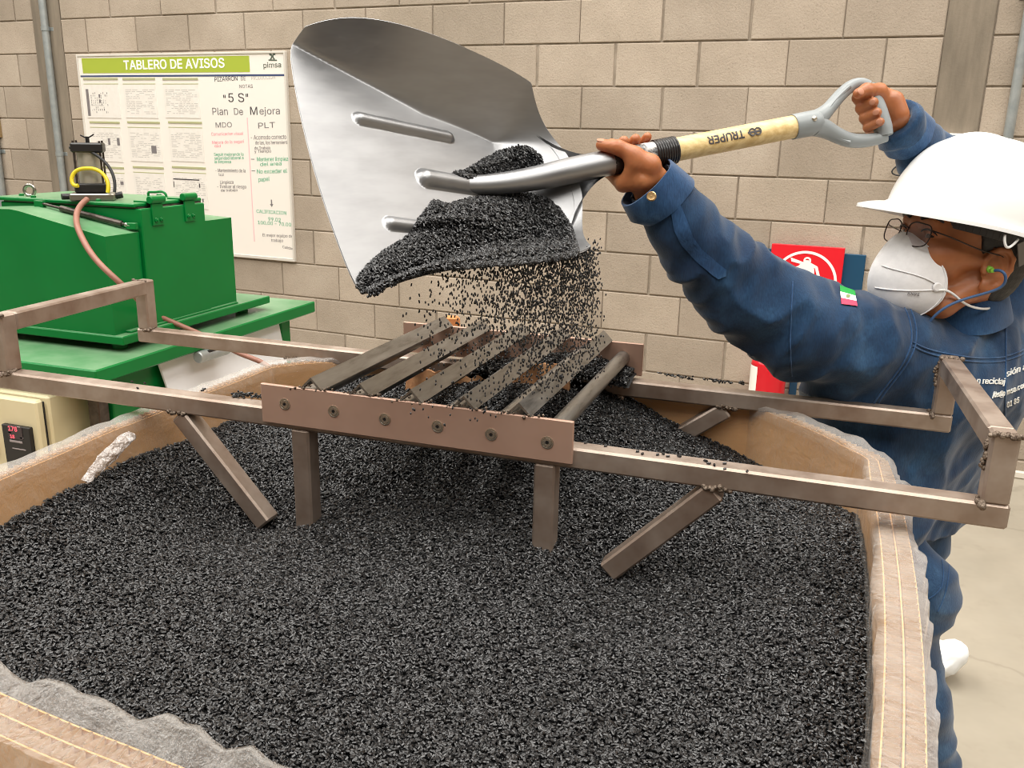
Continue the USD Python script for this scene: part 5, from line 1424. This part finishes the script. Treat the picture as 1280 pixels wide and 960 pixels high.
# eyes and brows
for s_ in (1, -1):
    ey = obj('eye', trimesh.creation.icosphere(3, .0122 * HS).apply_translation(hd((.0785, .0305 * s_, .027))), mat(f'eye_white', lin(170, 158, 148), rough=0.2) if s_ == 1 else UsdShade.Material.Get(stage, '/World/Looks/eye_white'), person, smooth=True)
    c_ = hd((.0785, .0305 * s_, .027)); d_ = nrm(HF - HU * 0.18 + HL * 0.50)
    obj('iris', lathe([(.0076, .0092), (.0068, .0112), (.0050, .0124), (.0, .0134)], c_, d_, 20), mat('iris_dark', lin(34, 20, 14), rough=0.1) if s_ == 1 else UsdShade.Material.Get(stage, '/World/Looks/iris_dark'), ey, smooth=True)
    lash_ = spline([hd((.0935, .018 * s_, .030)), hd((.0955, .028 * s_, .0345)), hd((.0925, .038 * s_, .0345)), hd((.0850, .047 * s_, .0285))], 14)
    obj('eyelash', tube(lash_, np.array([.0008, .0012, .0014, .0016, .0017, .0018, .0018, .0018, .0018, .0017, .0015, .0013, .001, .0006]), 6), M['hair'], ey, smooth=True)
    bp_ = spline([hd((.098, .014 * s_, .050)), hd((.098, .030 * s_, .057)), hd((.084, .050 * s_, .050))], 12)
    obj('eyebrow', tube(bp_, np.array([.0028, .004, .0046, .0048, .0048, .0046, .0044, .004, .0036, .003, .0024, .0014]) * 1.1, 8), M['hair'], person, smooth=True)
# hair
hv = Vol(hd((-.02, 0, .03)) - 0.17, hd((-.02, 0, .03)) + 0.17, 0.003)
hv.ell(hd((-.014, 0, .055)), np.array([.103, .0815, .090]) * HS, HAX, .01)
hv.ell(hd((-.050, 0, .0)), np.array([.062, .066, .062]) * HS, HAX, .03)
i_ = np.nonzero(np.abs(hv.d) < .05)
pl_ = ((hv.lo + hv.h * np.stack(i_, -1)) - HO) @ HAX.T / HS
line = np.interp(pl_[:, 0], [-.12, -.075, -.045, -.032, -.018, .002, .014, .03, .10], [-.060, -.058, -.045, -.030, .030, .034, .018, .052, .066])
hv.d[i_] = np.maximum(hv.d[i_], ((line - pl_[:, 2]) * .7).astype(np.float32))
hv.displace(lambda p: 0.0022 * (meshkit.noise((p - HO) @ HAX.T * np.array([120, 420, 420])) - 0.5))
obj('hair', hv.mesh(), M['hair'], person, smooth=True, label='short black hair')

# ---- jacket
jk = Vol((-0.36, 1.36, 0.60), (0.62, 2.14, 1.60), 0.004)
def P3(x, y, d):
    return at_d(x, y, d)
slv = [(P3(812, 227, 1.402), .040), (P3(832, 251, 1.418), .0455), (P3(852, 281, 1.434), .052), (P3(880, 318, 1.455), .059), (P3(938, 371, 1.49), .075), (P3(1000, 411, 1.51), .083), (P3(1066, 432, 1.53), .085), (P3(1145, 450, 1.585), .088)]
jk.chain(slv, .010)
srv = [(P3(1121, 153, 1.54), .036), (P3(1148, 186, 1.585), .045), (elR, .060), (shR - UP * .02, .082)]
jk.chain(srv, .010)
jk.chain([(shL - UP * .025, .078), (neckB - UP * .05, .078), (shR - UP * .02, .076)], .03)
# trunk: wide across, shallower front to back
def trunk(c, a, b, h0, wid, dep):
    pass
for o_ in (-.075, -.03, .03, .075):
    jk.chain([(neckB + RV * o_ * 1.1 - UP * .10 - FV * .01, .118), (np.array([.210, 1.765, .86]) + RV * o_, .108), (np.array([.182, 1.742, .715]) + RV * o_ * 1.0, .108)], .016)
jk.cone(P3(1060, 500, 1.60), P3(1085, 610, 1.62), .075, .075, .06)      # open jacket front hanging forward
jk.cone(P3(1075, 610, 1.62), P3(1100, 660, 1.62), .075, .07, .06)
# neck hole
nk_ = hd((-.03, 0, -.03)); jk.cone(neckB + UP * .01, nk_, .066, .070, .01, True)
# hem and cuffs
jk.plane((0.2, 1.74, 0.720) , (0.12, -0.05, -1), (-0.2, 1.4, .58), (.62, 2.1, .80), .006)
cuffL_n = nrm(slv[0][0] - slv[1][0]); cuffR_n = nrm(srv[0][0] - srv[1][0])
jk.plane(slv[0][0], cuffL_n, slv[0][0] - .09, slv[0][0] + .09, .003)
jk.plane(srv[0][0], cuffR_n, srv[0][0] - .08, srv[0][0] + .08, .003)
jk.cone(slv[0][0] + cuffL_n * .03, slv[0][0] - cuffL_n * .05, .037, .034, .004, True)
jk.cone(srv[0][0] + cuffR_n * .03, srv[0][0] - cuffR_n * .05, .032, .030, .004, True)
arm_ax = nrm(slv[-1][0] - slv[2][0])
ax_o1 = nrm(np.cross(arm_ax, UP)); ax_o2 = np.cross(ax_o1, arm_ax)
def wrinkle(p):
    q_ = np.stack([p @ arm_ax, p @ ax_o1, p @ ax_o2], -1)
    w1 = meshkit.noise(q_ * np.array([26, 9, 9]) + 0.9 * meshkit.noise(q_ * 7, 3)[:, None], 5)
    w2 = meshkit.noise(q_ * np.array([55, 22, 30]), 9)
    ridge = 1 - np.abs(2 * w1 - 1)
    arm = np.clip((0.14 - p[:, 0]) / 0.10, 0, 1)
    arm = np.maximum(arm, np.clip((p[:, 2] - 1.16) / 0.06, 0, 1))
    tor = meshkit.noise(np.stack([p @ RV * 9 + p[:, 2] * 5, p @ FV * 9, p[:, 2] * 13 - p @ RV * 6], -1), 21)
    tr_ = 1 - np.abs(2 * tor - 1)
    cuffd = np.clip(np.linalg.norm(p - slv[0][0], axis=1) / 0.12 - 0.4, 0, 1)
    return -arm * cuffd * (0.020 * (ridge - 0.55) + 0.006 * (w2 - 0.5)) - (1 - arm) * (0.015 * (tr_ - 0.6) + 0.005 * (w2 - 0.5))
jk.displace(wrinkle, 0.035)
jacket = obj('denim_jacket', jk.mesh(), M['denim'], person, smooth=True, label='blue denim jacket')
def on_jacket(pts, off=0.0):
    """Places seen in the photograph, put down on the jacket's surface."""
    d_ = np.array([ray_dir(*p) for p in pts])
    h_, ok = jk.trace(CAM, d_, 1.2, 2.2)
    if off:
        h_ = h_ + jk.normal(h_) * off
    return h_, ok
def seam(pts, r=0.0013, n=60, off=0.0003, dashed=False):
    q_ = spline(np.c_[np.array(pts, float), np.zeros(len(pts))], n)[:, :2]
    h_, ok = on_jacket(q_, off)
    h_ = h_[ok]
    jump = np.linalg.norm(np.diff(h_, axis=0), axis=1)
    parts_ = np.split(h_, np.nonzero(jump > 0.03)[0] + 1)
    ms = []
    for p in parts_:
        if len(p) > 3:
            if dashed:
                for k in range(0, len(p) - 2, 3):
                    ms.append(tube(p[k:k + 2], r, 5))
            else:
                ms.append(tube(p, r, 6))
    return cat(ms) if ms else None
def seams(lists, **k):
    ms = [m for m in (seam(l, **k) for l in lists) if m is not None]
    return cat(ms)
arm_seam = [(1124, 374), (1134, 392), (1139, 412), (1138, 432), (1128, 455), (1108, 482), (1092, 505)]
yoke = [(1141, 433), (1165, 443), (1200, 450), (1235, 453), (1256, 451)]
yoke2 = [(1257, 450), (1268, 447), (1279, 442)]
for nm, ls_, r_ in (('armhole_seam', [arm_seam, [(x + 6, y - 1) for x, y in arm_seam]], 0.0016), ('yoke_seam', [yoke, [(x, y - 5) for x, y in yoke], yoke2, [(x, y - 5) for x, y in yoke2]], 0.0016), ('back_fold', [[(1256, 372), (1257, 410), (1257, 450), (1256, 520)]], 0.0018), ('elbow_seam', [[(991, 352), (989, 390), (988, 430), (990, 470)]], 0.0014)):
    m_ = seams(ls_, r=r_)
    obj(nm, m_, M['denim_seam'], jacket, smooth=True)
# sleeve placket and its cuff
def on_patch(poly, mat_, name, parent, off=0.0012, n=26, label=None):
    pg = Polygon(poly)
    x0, y0, x1, y1 = pg.bounds
    gx_, gy_ = np.meshgrid(np.linspace(x0, x1, n), np.linspace(y0, y1, n), indexing='ij')
    # conforming triangulation of the outline
    tri_v, tri_f = trimesh.creation.triangulate_polygon(pg, engine='earcut')
    v_, f_ = trimesh.remesh.subdivide_to_size(np.c_[tri_v, np.zeros(len(tri_v))], tri_f, max(x1 - x0, y1 - y0) / n * 1.6, max_iter=12)
    h_, ok = on_jacket(v_[:, :2], off)
    f_ = f_[ok[f_].all(1)]
    e_ = np.linalg.norm(h_[f_] - h_[np.roll(f_, 1, 1)], axis=2).max(1)
    f_ = f_[e_ < 0.02]
    nb_ = jk.normal(h_)
    vv_ = np.vstack([h_, h_ - nb_ * (off + 0.001)])
    return obj(name, trimesh.Trimesh(vv_, np.vstack([f_, f_[:, ::-1] + len(h_)]), process=False), mat_, parent, label=label, smooth=True)
pk = [(838, 262), (843, 288), (852, 306), (870, 326), (890, 344), (898, 349), (907, 345), (908, 337), (896, 328), (878, 312), (866, 296), (858, 274), (850, 256)]
pl_ = on_patch(pk, M['denim_seam'], 'sleeve_placket', jacket, 0.0022)
fl_ = np.array([(1049, 357.5), (1068, 364.5), (1071, 383.5), (1051, 381)])
def fq(u_, v_):
    a = fl_[0] + (fl_[1] - fl_[0]) * u_; b = fl_[3] + (fl_[2] - fl_[3]) * u_
    return a + (b - a) * v_
fg = None
for v0, v1, m_ in ((0, .34, mat('flag_green', lin(28, 150, 62), rough=0.7)), (.34, .67, M['letterwhite']), (.67, 1, mat('flag_red', lin(220, 62, 92), rough=0.7))):
    p_ = on_patch([tuple(fq(u_, v0)) for u_ in np.linspace(0, 1, 8)] + [tuple(fq(u_, v1)) for u_ in np.linspace(1, 0, 8)], m_, 'flag_stripe', jacket, 0.0022, 10, label=None)
c_ = fq(.48, .5)
on_patch([(c_[0] + 2.6 * math.cos(a), c_[1] + 2.2 * math.sin(a)) for a in np.linspace(0, 2 * np.pi, 14)[:-1]], mat('flag_emblem', lin(128, 140, 92), rough=0.7), 'flag_emblem', jacket, 0.003, 6)
def jacket_text(items):
    ms = []
    for txt, p0, p1, hpx, slant in items:
        m_ = meshkit.text_mesh(txt, 1.0, 0.02, False)
        v_, f_ = trimesh.remesh.subdivide_to_size(np.array(m_.vertices), np.array(m_.faces), 0.6)
        w_ = v_[:, 0].max()
        t_ = v_[:, 0] / w_
        px_ = p0[0] + (p1[0] - p0[0]) * t_ + v_[:, 1] * hpx * slant
        py_ = p0[1] + (p1[1] - p0[1]) * t_ - v_[:, 1] * hpx
        h_, ok = on_jacket(np.c_[px_, py_])
        h_ = h_ + jk.normal(h_) * np.where(v_[:, 2] > .01, .0016, 0.0)[:, None]
        f_ = f_[ok[f_].all(1)]
        e_ = np.linalg.norm(h_[f_] - h_[np.roll(f_, 1, 1)], axis=2).max(1)
        ms.append(trimesh.Trimesh(h_, f_[e_ < .03], process=False))
    return cat(ms)
obj('back_lettering', jacket_text([('n reciclaj', (1220, 479.5), (1255, 480.5), 7.5, .15), ('sión a', (1256.5, 471.5), (1282, 461.5), 8, .1), ('/des@p', (1240, 497), (1255, 494.5), 7, .15), ('imsa.com', (1255.5, 494.5), (1283, 483), 7, .1), ('01 85', (1257.5, 509.5), (1273, 502.5), 6.5, .1)]), M['letterwhite'], jacket, smooth=False, label='white printed lettering on the back of the jacket')
# cuffs
def cuff(c, n, r0, r1, L, open_dir=None, name='cuff'):
    u_ = nrm(np.cross(n, UP)); w_ = np.cross(n, u_)
    A = np.linspace(0, 2 * np.pi, 49)
    rows_ = []
    for h_, r_ in ((-L, r1), (-L * .98, r1 + .003), (-L * .6, r1 * .6 + r0 * .4 + .003), (-L * .1, r0 + .0032), (0.0, r0 + .002), (0.0, r0 - .0005), (-L * .1, r0 - .001), (-L * .9, r1 - .003)):
        k_ = np.ones_like(A)
        if open_dir is not None:
            dd_ = np.cos(A) * (u_ @ open_dir) + np.sin(A) * (w_ @ open_dir)
            k_ = 1 + 0.32 * np.clip(dd_, 0, 1) ** 3 * (h_ > -L * .9)
        wob = 1 + 0.03 * np.sin(3 * A + 1) + .015 * np.sin(7 * A)
        rows_.append(c + n * h_ + (r_ * k_ * wob)[:, None] * (np.cos(A)[:, None] * u_ + np.sin(A)[:, None] * w_))
    v_ = np.vstack(rows_); nn_ = len(A); f_ = []
    for j in range(len(rows_) - 1):
        for k in range(nn_ - 1):
            a_ = j * nn_ + k
            f_.append((a_, a_ + 1, a_ + nn_ + 1, a_ + nn_))
    return obj(name, (v_, f_), M['denim_seam'], jacket, smooth=60)
cfl = cuff(slv[0][0] + cuffL_n * .004, cuffL_n, .0425, .050, .050, nrm(-_u * .8 - _r * .6))
cuff(srv[0][0] + cuffR_n * .004, cuffR_n, .0385, .044, .050)
bt = P3(814.5, 245.5, 1.355)
obj('button', lathe([(.0075, -.002), (.0075, .002), (.006, .0035), (.003, .003), (0, .0035)], bt, nrm(-_f - _r * .3), 18), mat('brass_button', lin(206, 170, 120), rough=0.3, metal=0.8), jacket, smooth=40)
# collar
col = []
ca = np.linspace(0, 2 * np.pi, 61)
cc_ = neckB + UP * .035 + nrm(nk_ - neckB) * .01
cn_ = nrm(nrm(nk_ - neckB) * .6 + UP); cu_ = nrm(RV - cn_ * (RV @ cn_)); cw_ = np.cross(cn_, cu_)
for h_, r_ in ((-.03, .078), (.0, .0755), (.024, .077), (.030, .082), (.024, .088), (.0, .098), (-.022, .106), (-.024, .103), (.0, .094), (.018, .084)):
    wob = 1 + .04 * np.sin(2 * ca + .5) + .02 * np.sin(5 * ca)
    col.append(cc_ + cn_ * h_ + (r_ * wob)[:, None] * (np.cos(ca)[:, None] * cu_ + np.sin(ca)[:, None] * cw_))
v_ = np.vstack(col); f_ = [(j * 61 + k, j * 61 + k + 1, (j + 1) * 61 + k + 1, (j + 1) * 61 + k) for j in range(len(col) - 1) for k in range(60)]
obj('collar', (v_, f_), M['denim_seam'], jacket, smooth=50)

# ---- jeans, belt, shoes
jn = Vol((-0.05, 1.45, 0.03), (0.62, 2.1, 0.86), 0.005)
jn.chain([(hipL + UP * .07 , .090), (hipR + UP * .07, .090)], .02)
jn.chain([(hipL + UP * .12 , .088), (hipR + UP * .12, .088)], .02)
bk = at_d(1142, 735, 1.60)
jn.cone(at_d(1137, 738, 1.605), hipL + UP * .06, .076, .090, .03)
jn.cone(at_d(1137, 738, 1.605), at_d(1120, 800, 1.62), .076, .068, .03)
jn.chain([(hipL, .092), (at_d(1118, 800, 1.62), .070), (kneeL, .068), (at_d(1156, 955, 1.66), .058), (ankL, .058)], .012)
jn.chain([(hipR, .088), (kneeR, .066), (ankR, .058)], .012)
jn.plane((0, 0, .785), (0, 0, 1), (-.1, 1.4, .7), (.62, 2.1, .87), .004)
jn.displace(lambda p: -0.010 * ((1 - np.abs(2 * meshkit.noise(p * np.array([14, 14, 22]), 6) - 1)) - .6), .03)
jeans = obj('jeans', jn.mesh(), M['jean'], person, smooth=True, label='blue denim jeans')
def on_vol(vol, pts, off):
    d_ = np.array([ray_dir(*p) for p in pts]); h_, ok = vol.trace(CAM, d_, 1.2, 2.3)
    h_ = h_[ok]; return h_ + vol.normal(h_) * off
for nm, pts in (('pocket_seam', [(1150, 752), (1165, 746), (1176, 735)]), ('pocket_seam', [(1177, 700), (1179, 720), (1176, 736)]), ('side_seam', [(1186, 700), (1184, 730), (1172, 765)])):
    q_ = spline(np.c_[np.array(pts, float), np.zeros(len(pts))], 24)[:, :2]
    h_ = on_vol(jn, q_, .0004)
    if len(h_) > 4: obj(nm, tube(h_, .0013, 6), M['denim_seam'], jeans, smooth=True)
A = np.linspace(0, 2 * np.pi, 73)[:-1]
br_ = []
bc_ = pel + UP * .072
o_, ok = jn.trace(bc_ + np.zeros(3), np.c_[np.cos(A), np.sin(A), 0 * A], 0.0, 0.001)
rad_ = []
for a in A:
    t_ = np.linspace(.05, .32, 200); d_ = jn.sample(bc_ + np.c_[np.cos(a) * t_, np.sin(a) * t_, 0 * t_]); rad_.append(t_[np.argmax(d_ > 0)] if (d_ > 0).any() else .2)
rad_ = np.array(rad_); rad_ = (rad_ + np.roll(rad_, 1) + np.roll(rad_, -1)) / 3
v_ = np.vstack([np.c_[bc_[0] + np.cos(A) * (rad_ + o), bc_[1] + np.sin(A) * (rad_ + o), np.full(72, bc_[2] + h)] for o, h in ((-.004, -.016), (.004, -.016), (.005, 0), (.004, .016), (-.004, .016))])
f_ = [(j * 72 + k, j * 72 + (k + 1) % 72, (j + 1) * 72 + (k + 1) % 72, (j + 1) * 72 + k) for j in range(4) for k in range(72)]
belt = obj('belt', (v_, f_), mat('brown_belt', lin(70, 42, 34), rough=0.5, bump=.3, bscale=120), person, smooth=40, label='dark brown leather belt')
for k in (10, 22, 34, 46, 58, 64, 70):
    a = A[k]; p_ = np.array([bc_[0] + np.cos(a) * (rad_[k] + .0065), bc_[1] + np.sin(a) * (rad_[k] + .0065), bc_[2]])
    obj('belt_loop', cbox((.003, .012, .05), p_, .001, (np.array([np.cos(a), np.sin(a), 0]), np.array([-np.sin(a), np.cos(a), 0]), UP)), M['jean'], jeans)
for an, dirn in ((ankL, FV), (ankR, FV)):
    sv = Vol(an - .26, an + .26, .005)
    b0 = np.array([an[0], an[1], .05])
    sv.chain([(b0 - dirn * .03, .042), (b0 + dirn * .06, .042), (b0 + dirn * .15 - UP * .008, .036)], .02)
    sv.cone(b0, np.array([an[0], an[1], .14]), .042, .046, .03)
    sv.plane((0, 0, .002), (0, 0, -1), (-1, -1, -.3), (3, 3, .05), .002)
    obj('shoe', sv.mesh(), mat('black_boot', lin(34, 30, 28), rough=0.5) if an is ankL else UsdShade.Material.Get(stage, '/World/Looks/black_boot'), person, smooth=True)

# ---- hard hat
HC = (-.002, 0, .066)
TH = np.linspace(0, 2 * np.pi, 97)
def hat_row(kind, t):
    out = []
    for th in TH:
        c_, s_ = math.cos(th), math.sin(th)
        ax_, ay_ = (.140 if c_ > 0 else .146), .118
        f_ = max(c_, 0) ** 2.2
        if kind == 'dome':
            r_ = math.cos(t) ** .82 if t < math.pi / 2 else 0
            z_ = .137 * math.sin(t)
            rx, ry = ax_ * r_, ay_ * r_
            # three ridges along the crown
            rid = math.exp(-((s_ * ry) / .012) ** 2) + .7 * math.exp(-((abs(s_ * ry) - .045) / .010) ** 2)
            z_ += .004 * rid * math.sin(t) ** 1.5 * (1 if t > .5 else 0)
            out.append((rx * c_, ry * s_, z_))
        else:
            ex = t * (.010 + .050 * f_)
            dz = -.004 * t - .014 * f_ * t * (0.25 + .75 * t) + kind
            out.append(((ax_ + ex) * c_, (ay_ + t * .010) * s_, dz))
    return np.array(out)
rows_ = [hat_row('dome', t) for t in np.linspace(math.pi / 2 - .001, 0.03, 26)] + [hat_row(0, t) for t in (.15, .4, .7, .95, 1.0)] + [hat_row(-.006, 1.0), hat_row(-.0065, .93), hat_row(-.004, .5), hat_row(-.003, .02)]
rows_ += [np.c_[r_[:, 0] * .97, r_[:, 1] * .97, r_[:, 2] * .965 - .001] for r_ in [hat_row('dome', t) for t in np.linspace(0.04, math.pi / 2 - .001, 14)]]
v_ = hd(np.vstack(rows_) + np.array(HC)); f_ = [(j * 97 + k, j * 97 + k + 1, (j + 1) * 97 + k + 1, (j + 1) * 97 + k) for j in range(len(rows_) - 1) for k in range(96)]
hat = obj('hard_hat', (v_, f_), M['hat'], person, smooth=60, label='white hard hat')
for s_ in (1, -1):
    lp = [hd((.028, .118 * s_, .052)), hd((.024, .120 * s_, .040)), hd((.018, .120 * s_, .036)), hd((.010, .120 * s_, .042)), hd((.004, .119 * s_, .052))]
    obj('strap_clip', tube(spline(lp, 18), .0022, 8), M['hat'], hat, smooth=True)
bnd = [hd((.098 * math.cos(t) - .012, .083 * math.sin(t), .056)) for t in np.linspace(0, 2 * np.pi, 60)]
obj('head_band', cat([bar(bnd[k], bnd[k + 1], .003, .022, HU, .0005) for k in range(59)]), mat('band_grey', lin(62, 60, 60), rough=0.6), hat)
obj('back_strap', cat([bar(hd((-.03, .088, .052)), hd((-.055, .080, .020)), .014, .003, HL, .0008)]), mat('clear_strap', lin(120, 116, 114), rough=0.3), hat)

# ---- mask
ridge = spline([hd(p) for p in ((.108, 0, .026), (.123, 0, .010), (.137, 0, -.018), (.146, 0, -.048), (.138, 0, -.080), (.112, 0, -.104), (.088, 0, -.112))], 24)
def mask_side(s_):
    edge_ = spline([hd((x, y * s_, z)) for x, y, z in ((.104, .014, .024), (.088, .040, .010), (.066, .060, -.012), (.052, .069, -.040), (.050, .066, -.066), (.062, .050, -.092), (.086, .014, -.110))], 24)
    rows_ = []
    for u_ in np.linspace(0, 1, 14):
        b_ = math.sin(math.pi * u_) * .5 + .0
        mid = ridge * (1 - u_) + edge_ * u_
        push = HL * s_ * .016 * math.sin(math.pi * u_) + HF * .008 * math.sin(math.pi * u_)
        env = np.sin(np.linspace(.12, math.pi - .12, 24))[:, None]
        rows_.append(mid + push * env)
    return rows_
rl = mask_side(1)[::-1] + mask_side(-1)[1:]
v_ = np.vstack(rl); nr = len(rl)
cen_ = hd((.06, 0, -.045))
inn = v_ + (cen_ - v_) * 0.02
f_ = [(j * 24 + k, (j + 1) * 24 + k, (j + 1) * 24 + k + 1, j * 24 + k + 1) for j in range(nr - 1) for k in range(23)]
f_ = np.array(f_)
mask = obj('face_mask', (np.vstack([v_, inn]), np.vstack([f_, f_[:, ::-1] + len(v_)])), M['mask'], person, smooth=40, label='white folding respirator mask')
rl1 = mask_side(1)
def mpt(u_, v_, off=0.0):
    """Point of the left half of the mask: u from ridge to edge, v from nose to chin."""
    i, k = u_ * 13, v_ * 23
    i0, k0 = min(int(i), 12), min(int(k), 22)
    a = rl1[i0][k0] * (1 - (k - k0)) + rl1[i0][k0 + 1] * (k - k0)
    b = rl1[i0 + 1][k0] * (1 - (k - k0)) + rl1[i0 + 1][k0 + 1] * (k - k0)
    p_ = a * (1 - (i - i0)) + b * (i - i0)
    return p_ + nrm(p_ - cen_) * off
for uv in ([(.12, .42), (.35, .44), (.62, .46), (.85, .50)], [(.95, .1), (.97, .3), (.97, .5), (.97, .7), (.93, .92)], [(.1, .62), (.4, .60), (.85, .54)]):
    obj('seam', tube(spline([mpt(*q_, .0008) for q_ in uv], 24), .0011, 6), M['mask'], mask, smooth=True)
obj('strap_tab', lathe([(.008, 0), (.008, .0018), (.006, .003), (0, .0026)], mpt(.86, .52, .0), nrm(mpt(.86, .52) - cen_), 18), M['mask'], mask)
txt = meshkit.text_mesh('KN95', 0.0052, 0.0008)
o_ = mpt(.52, .62, .0016); ux_ = nrm(mpt(.80, .60) - mpt(.45, .62)); n_ = nrm(o_ - cen_); uy_ = nrm(np.cross(n_, ux_)); uy_ = uy_ if uy_ @ HU > 0 else -uy_
obj('lettering', place2d(txt, o_, ux_, uy_), M['greyink'], mask, smooth=False)
st_ = spline([mpt(.88, .54, .002), hd((.040, .0695, -.050)), hd((.018, .070, -.058)), hd((-.008, .068, -.062)), hd((-.034, .062, -.060)), hd((-.060, .040, -.056))], 30)
obj('elastic_strap', tube(st_, .0021, 8), M['hat'], mask, smooth=True)

# ---- glasses
M['wire'] = mat('glasses_wire', lin(70, 60, 56), rough=0.3, metal=0.8)
lens_m = usdkit.material(stage, '/World/Looks/spectacle_lens', {'lw': ('layer_weight', {'blend': 0.25}), 'm': ('math', {'math_type': 'multiply_add', 'value2': 0.22, 'value3': 0.03, 'use_clamp': True}), 't': ('transparent_bsdf', {'color': (0.84, 0.80, 0.82)}), 'g': ('glossy_bsdf', {'color': (1, 0.95, 0.98), 'roughness': 0.05}), 'x': ('mix_closure', {})},
    [('lw.facing', 'm.value1'), ('m.value', 'x.fac'), ('t.BSDF', 'x.closure1'), ('g.BSDF', 'x.closure2')], surface='x.closure')
gls = None
rim_pts = lambda s_: [hd((.112 - .010 * max(0, (y - .02) / .05), y * s_, z)) for y, z in ((.012, .037), (.020, .041), (.040, .041), (.053, .038), (.057, .026), (.053, .010), (.040, .005), (.022, .006), (.013, .014))]
for s_ in (1, -1):
    rp = rim_pts(s_)
    loop = spline(rp + [rp[0]], 60)
    rm = obj('glasses_rim', tube(loop, .0011, 6), M['wire'], person, smooth=True)
    c_ = np.mean(rp, axis=0)
    v_ = np.vstack([loop, c_ + HF * .0015]); f_ = [(k, k + 1, 60) for k in range(59)]
    obj('lens', (v_, f_), lens_m, rm, smooth=True)
    tp_ = spline([hd((.103, .057 * s_, .033)), hd((.096, .066 * s_, .032)), hd((.060, .075 * s_, .028)), hd((.010, .081 * s_, .024)), hd((-.018, .082 * s_, .022)), hd((-.030, .080 * s_, .006))], 40)
    obj('temple', tube(tp_, .0012, 6), M['wire'], rm, smooth=True)
obj('glasses_bridge', tube(spline([hd((.112, .012, .030)), hd((.117, 0, .034)), hd((.112, -.012, .030))], 12), .0011, 6), M['wire'], person, smooth=True)
# ---- ear plug on a cord
ep = hd((.002, .083, .000))
plug = obj('ear_plug', lathe([(.0055, -.006), (.0055, .004), (.0035, .006), (.0035, .012), (.0, .0125)], ep, nrm(HL + HF * .2 - HU * .1), 14), mat('plug_green', lin(130, 190, 62), rough=0.5), person, smooth=40, label='green ear plug')
cd_ = [ep + HL * .012, hd((-.006, .108, -.002)), hd((-.014, .105, -.016)), hd((-.004, .092, -.034)), hd((.020, .080, -.052)), hd((.040, .072, -.070)), hd((.050, .062, -.092)), hd((.040, .05, -.12))]
obj('ear_plug_cord', tube(spline(cd_, 50), .0024, 8), mat('cord_blue', lin(56, 88, 130), rough=0.5), plug, smooth=True)

# white bag on the floor behind the leg
wb = at_z(1182, 824, 0.06)
g_ = rng(61)
bag = trimesh.creation.icosphere(3, 1.0)
v_ = np.array(bag.vertices)
v_ = v_ * (0.045, 0.06, 0.05) * (1 + 0.35 * (meshkit.fbm(v_ * 2.2 + 5, 3, 2)[:, None] - .5)) + np.where(v_[:, :1] > .2, [0.02, 0, .03], 0) * np.maximum(v_[:, :1], 0)
v_[:, 2] = np.maximum(v_[:, 2], -.058)
obj('plastic_bag', trimesh.Trimesh(v_ + np.array([wb[0] - .012, wb[1], 0.058]), bag.faces, process=False), mat('bag_white', lin(228, 228, 226), rough=0.35), label='crumpled white plastic bag on the floor behind the leg of the worker', cat='bag', smooth=30)
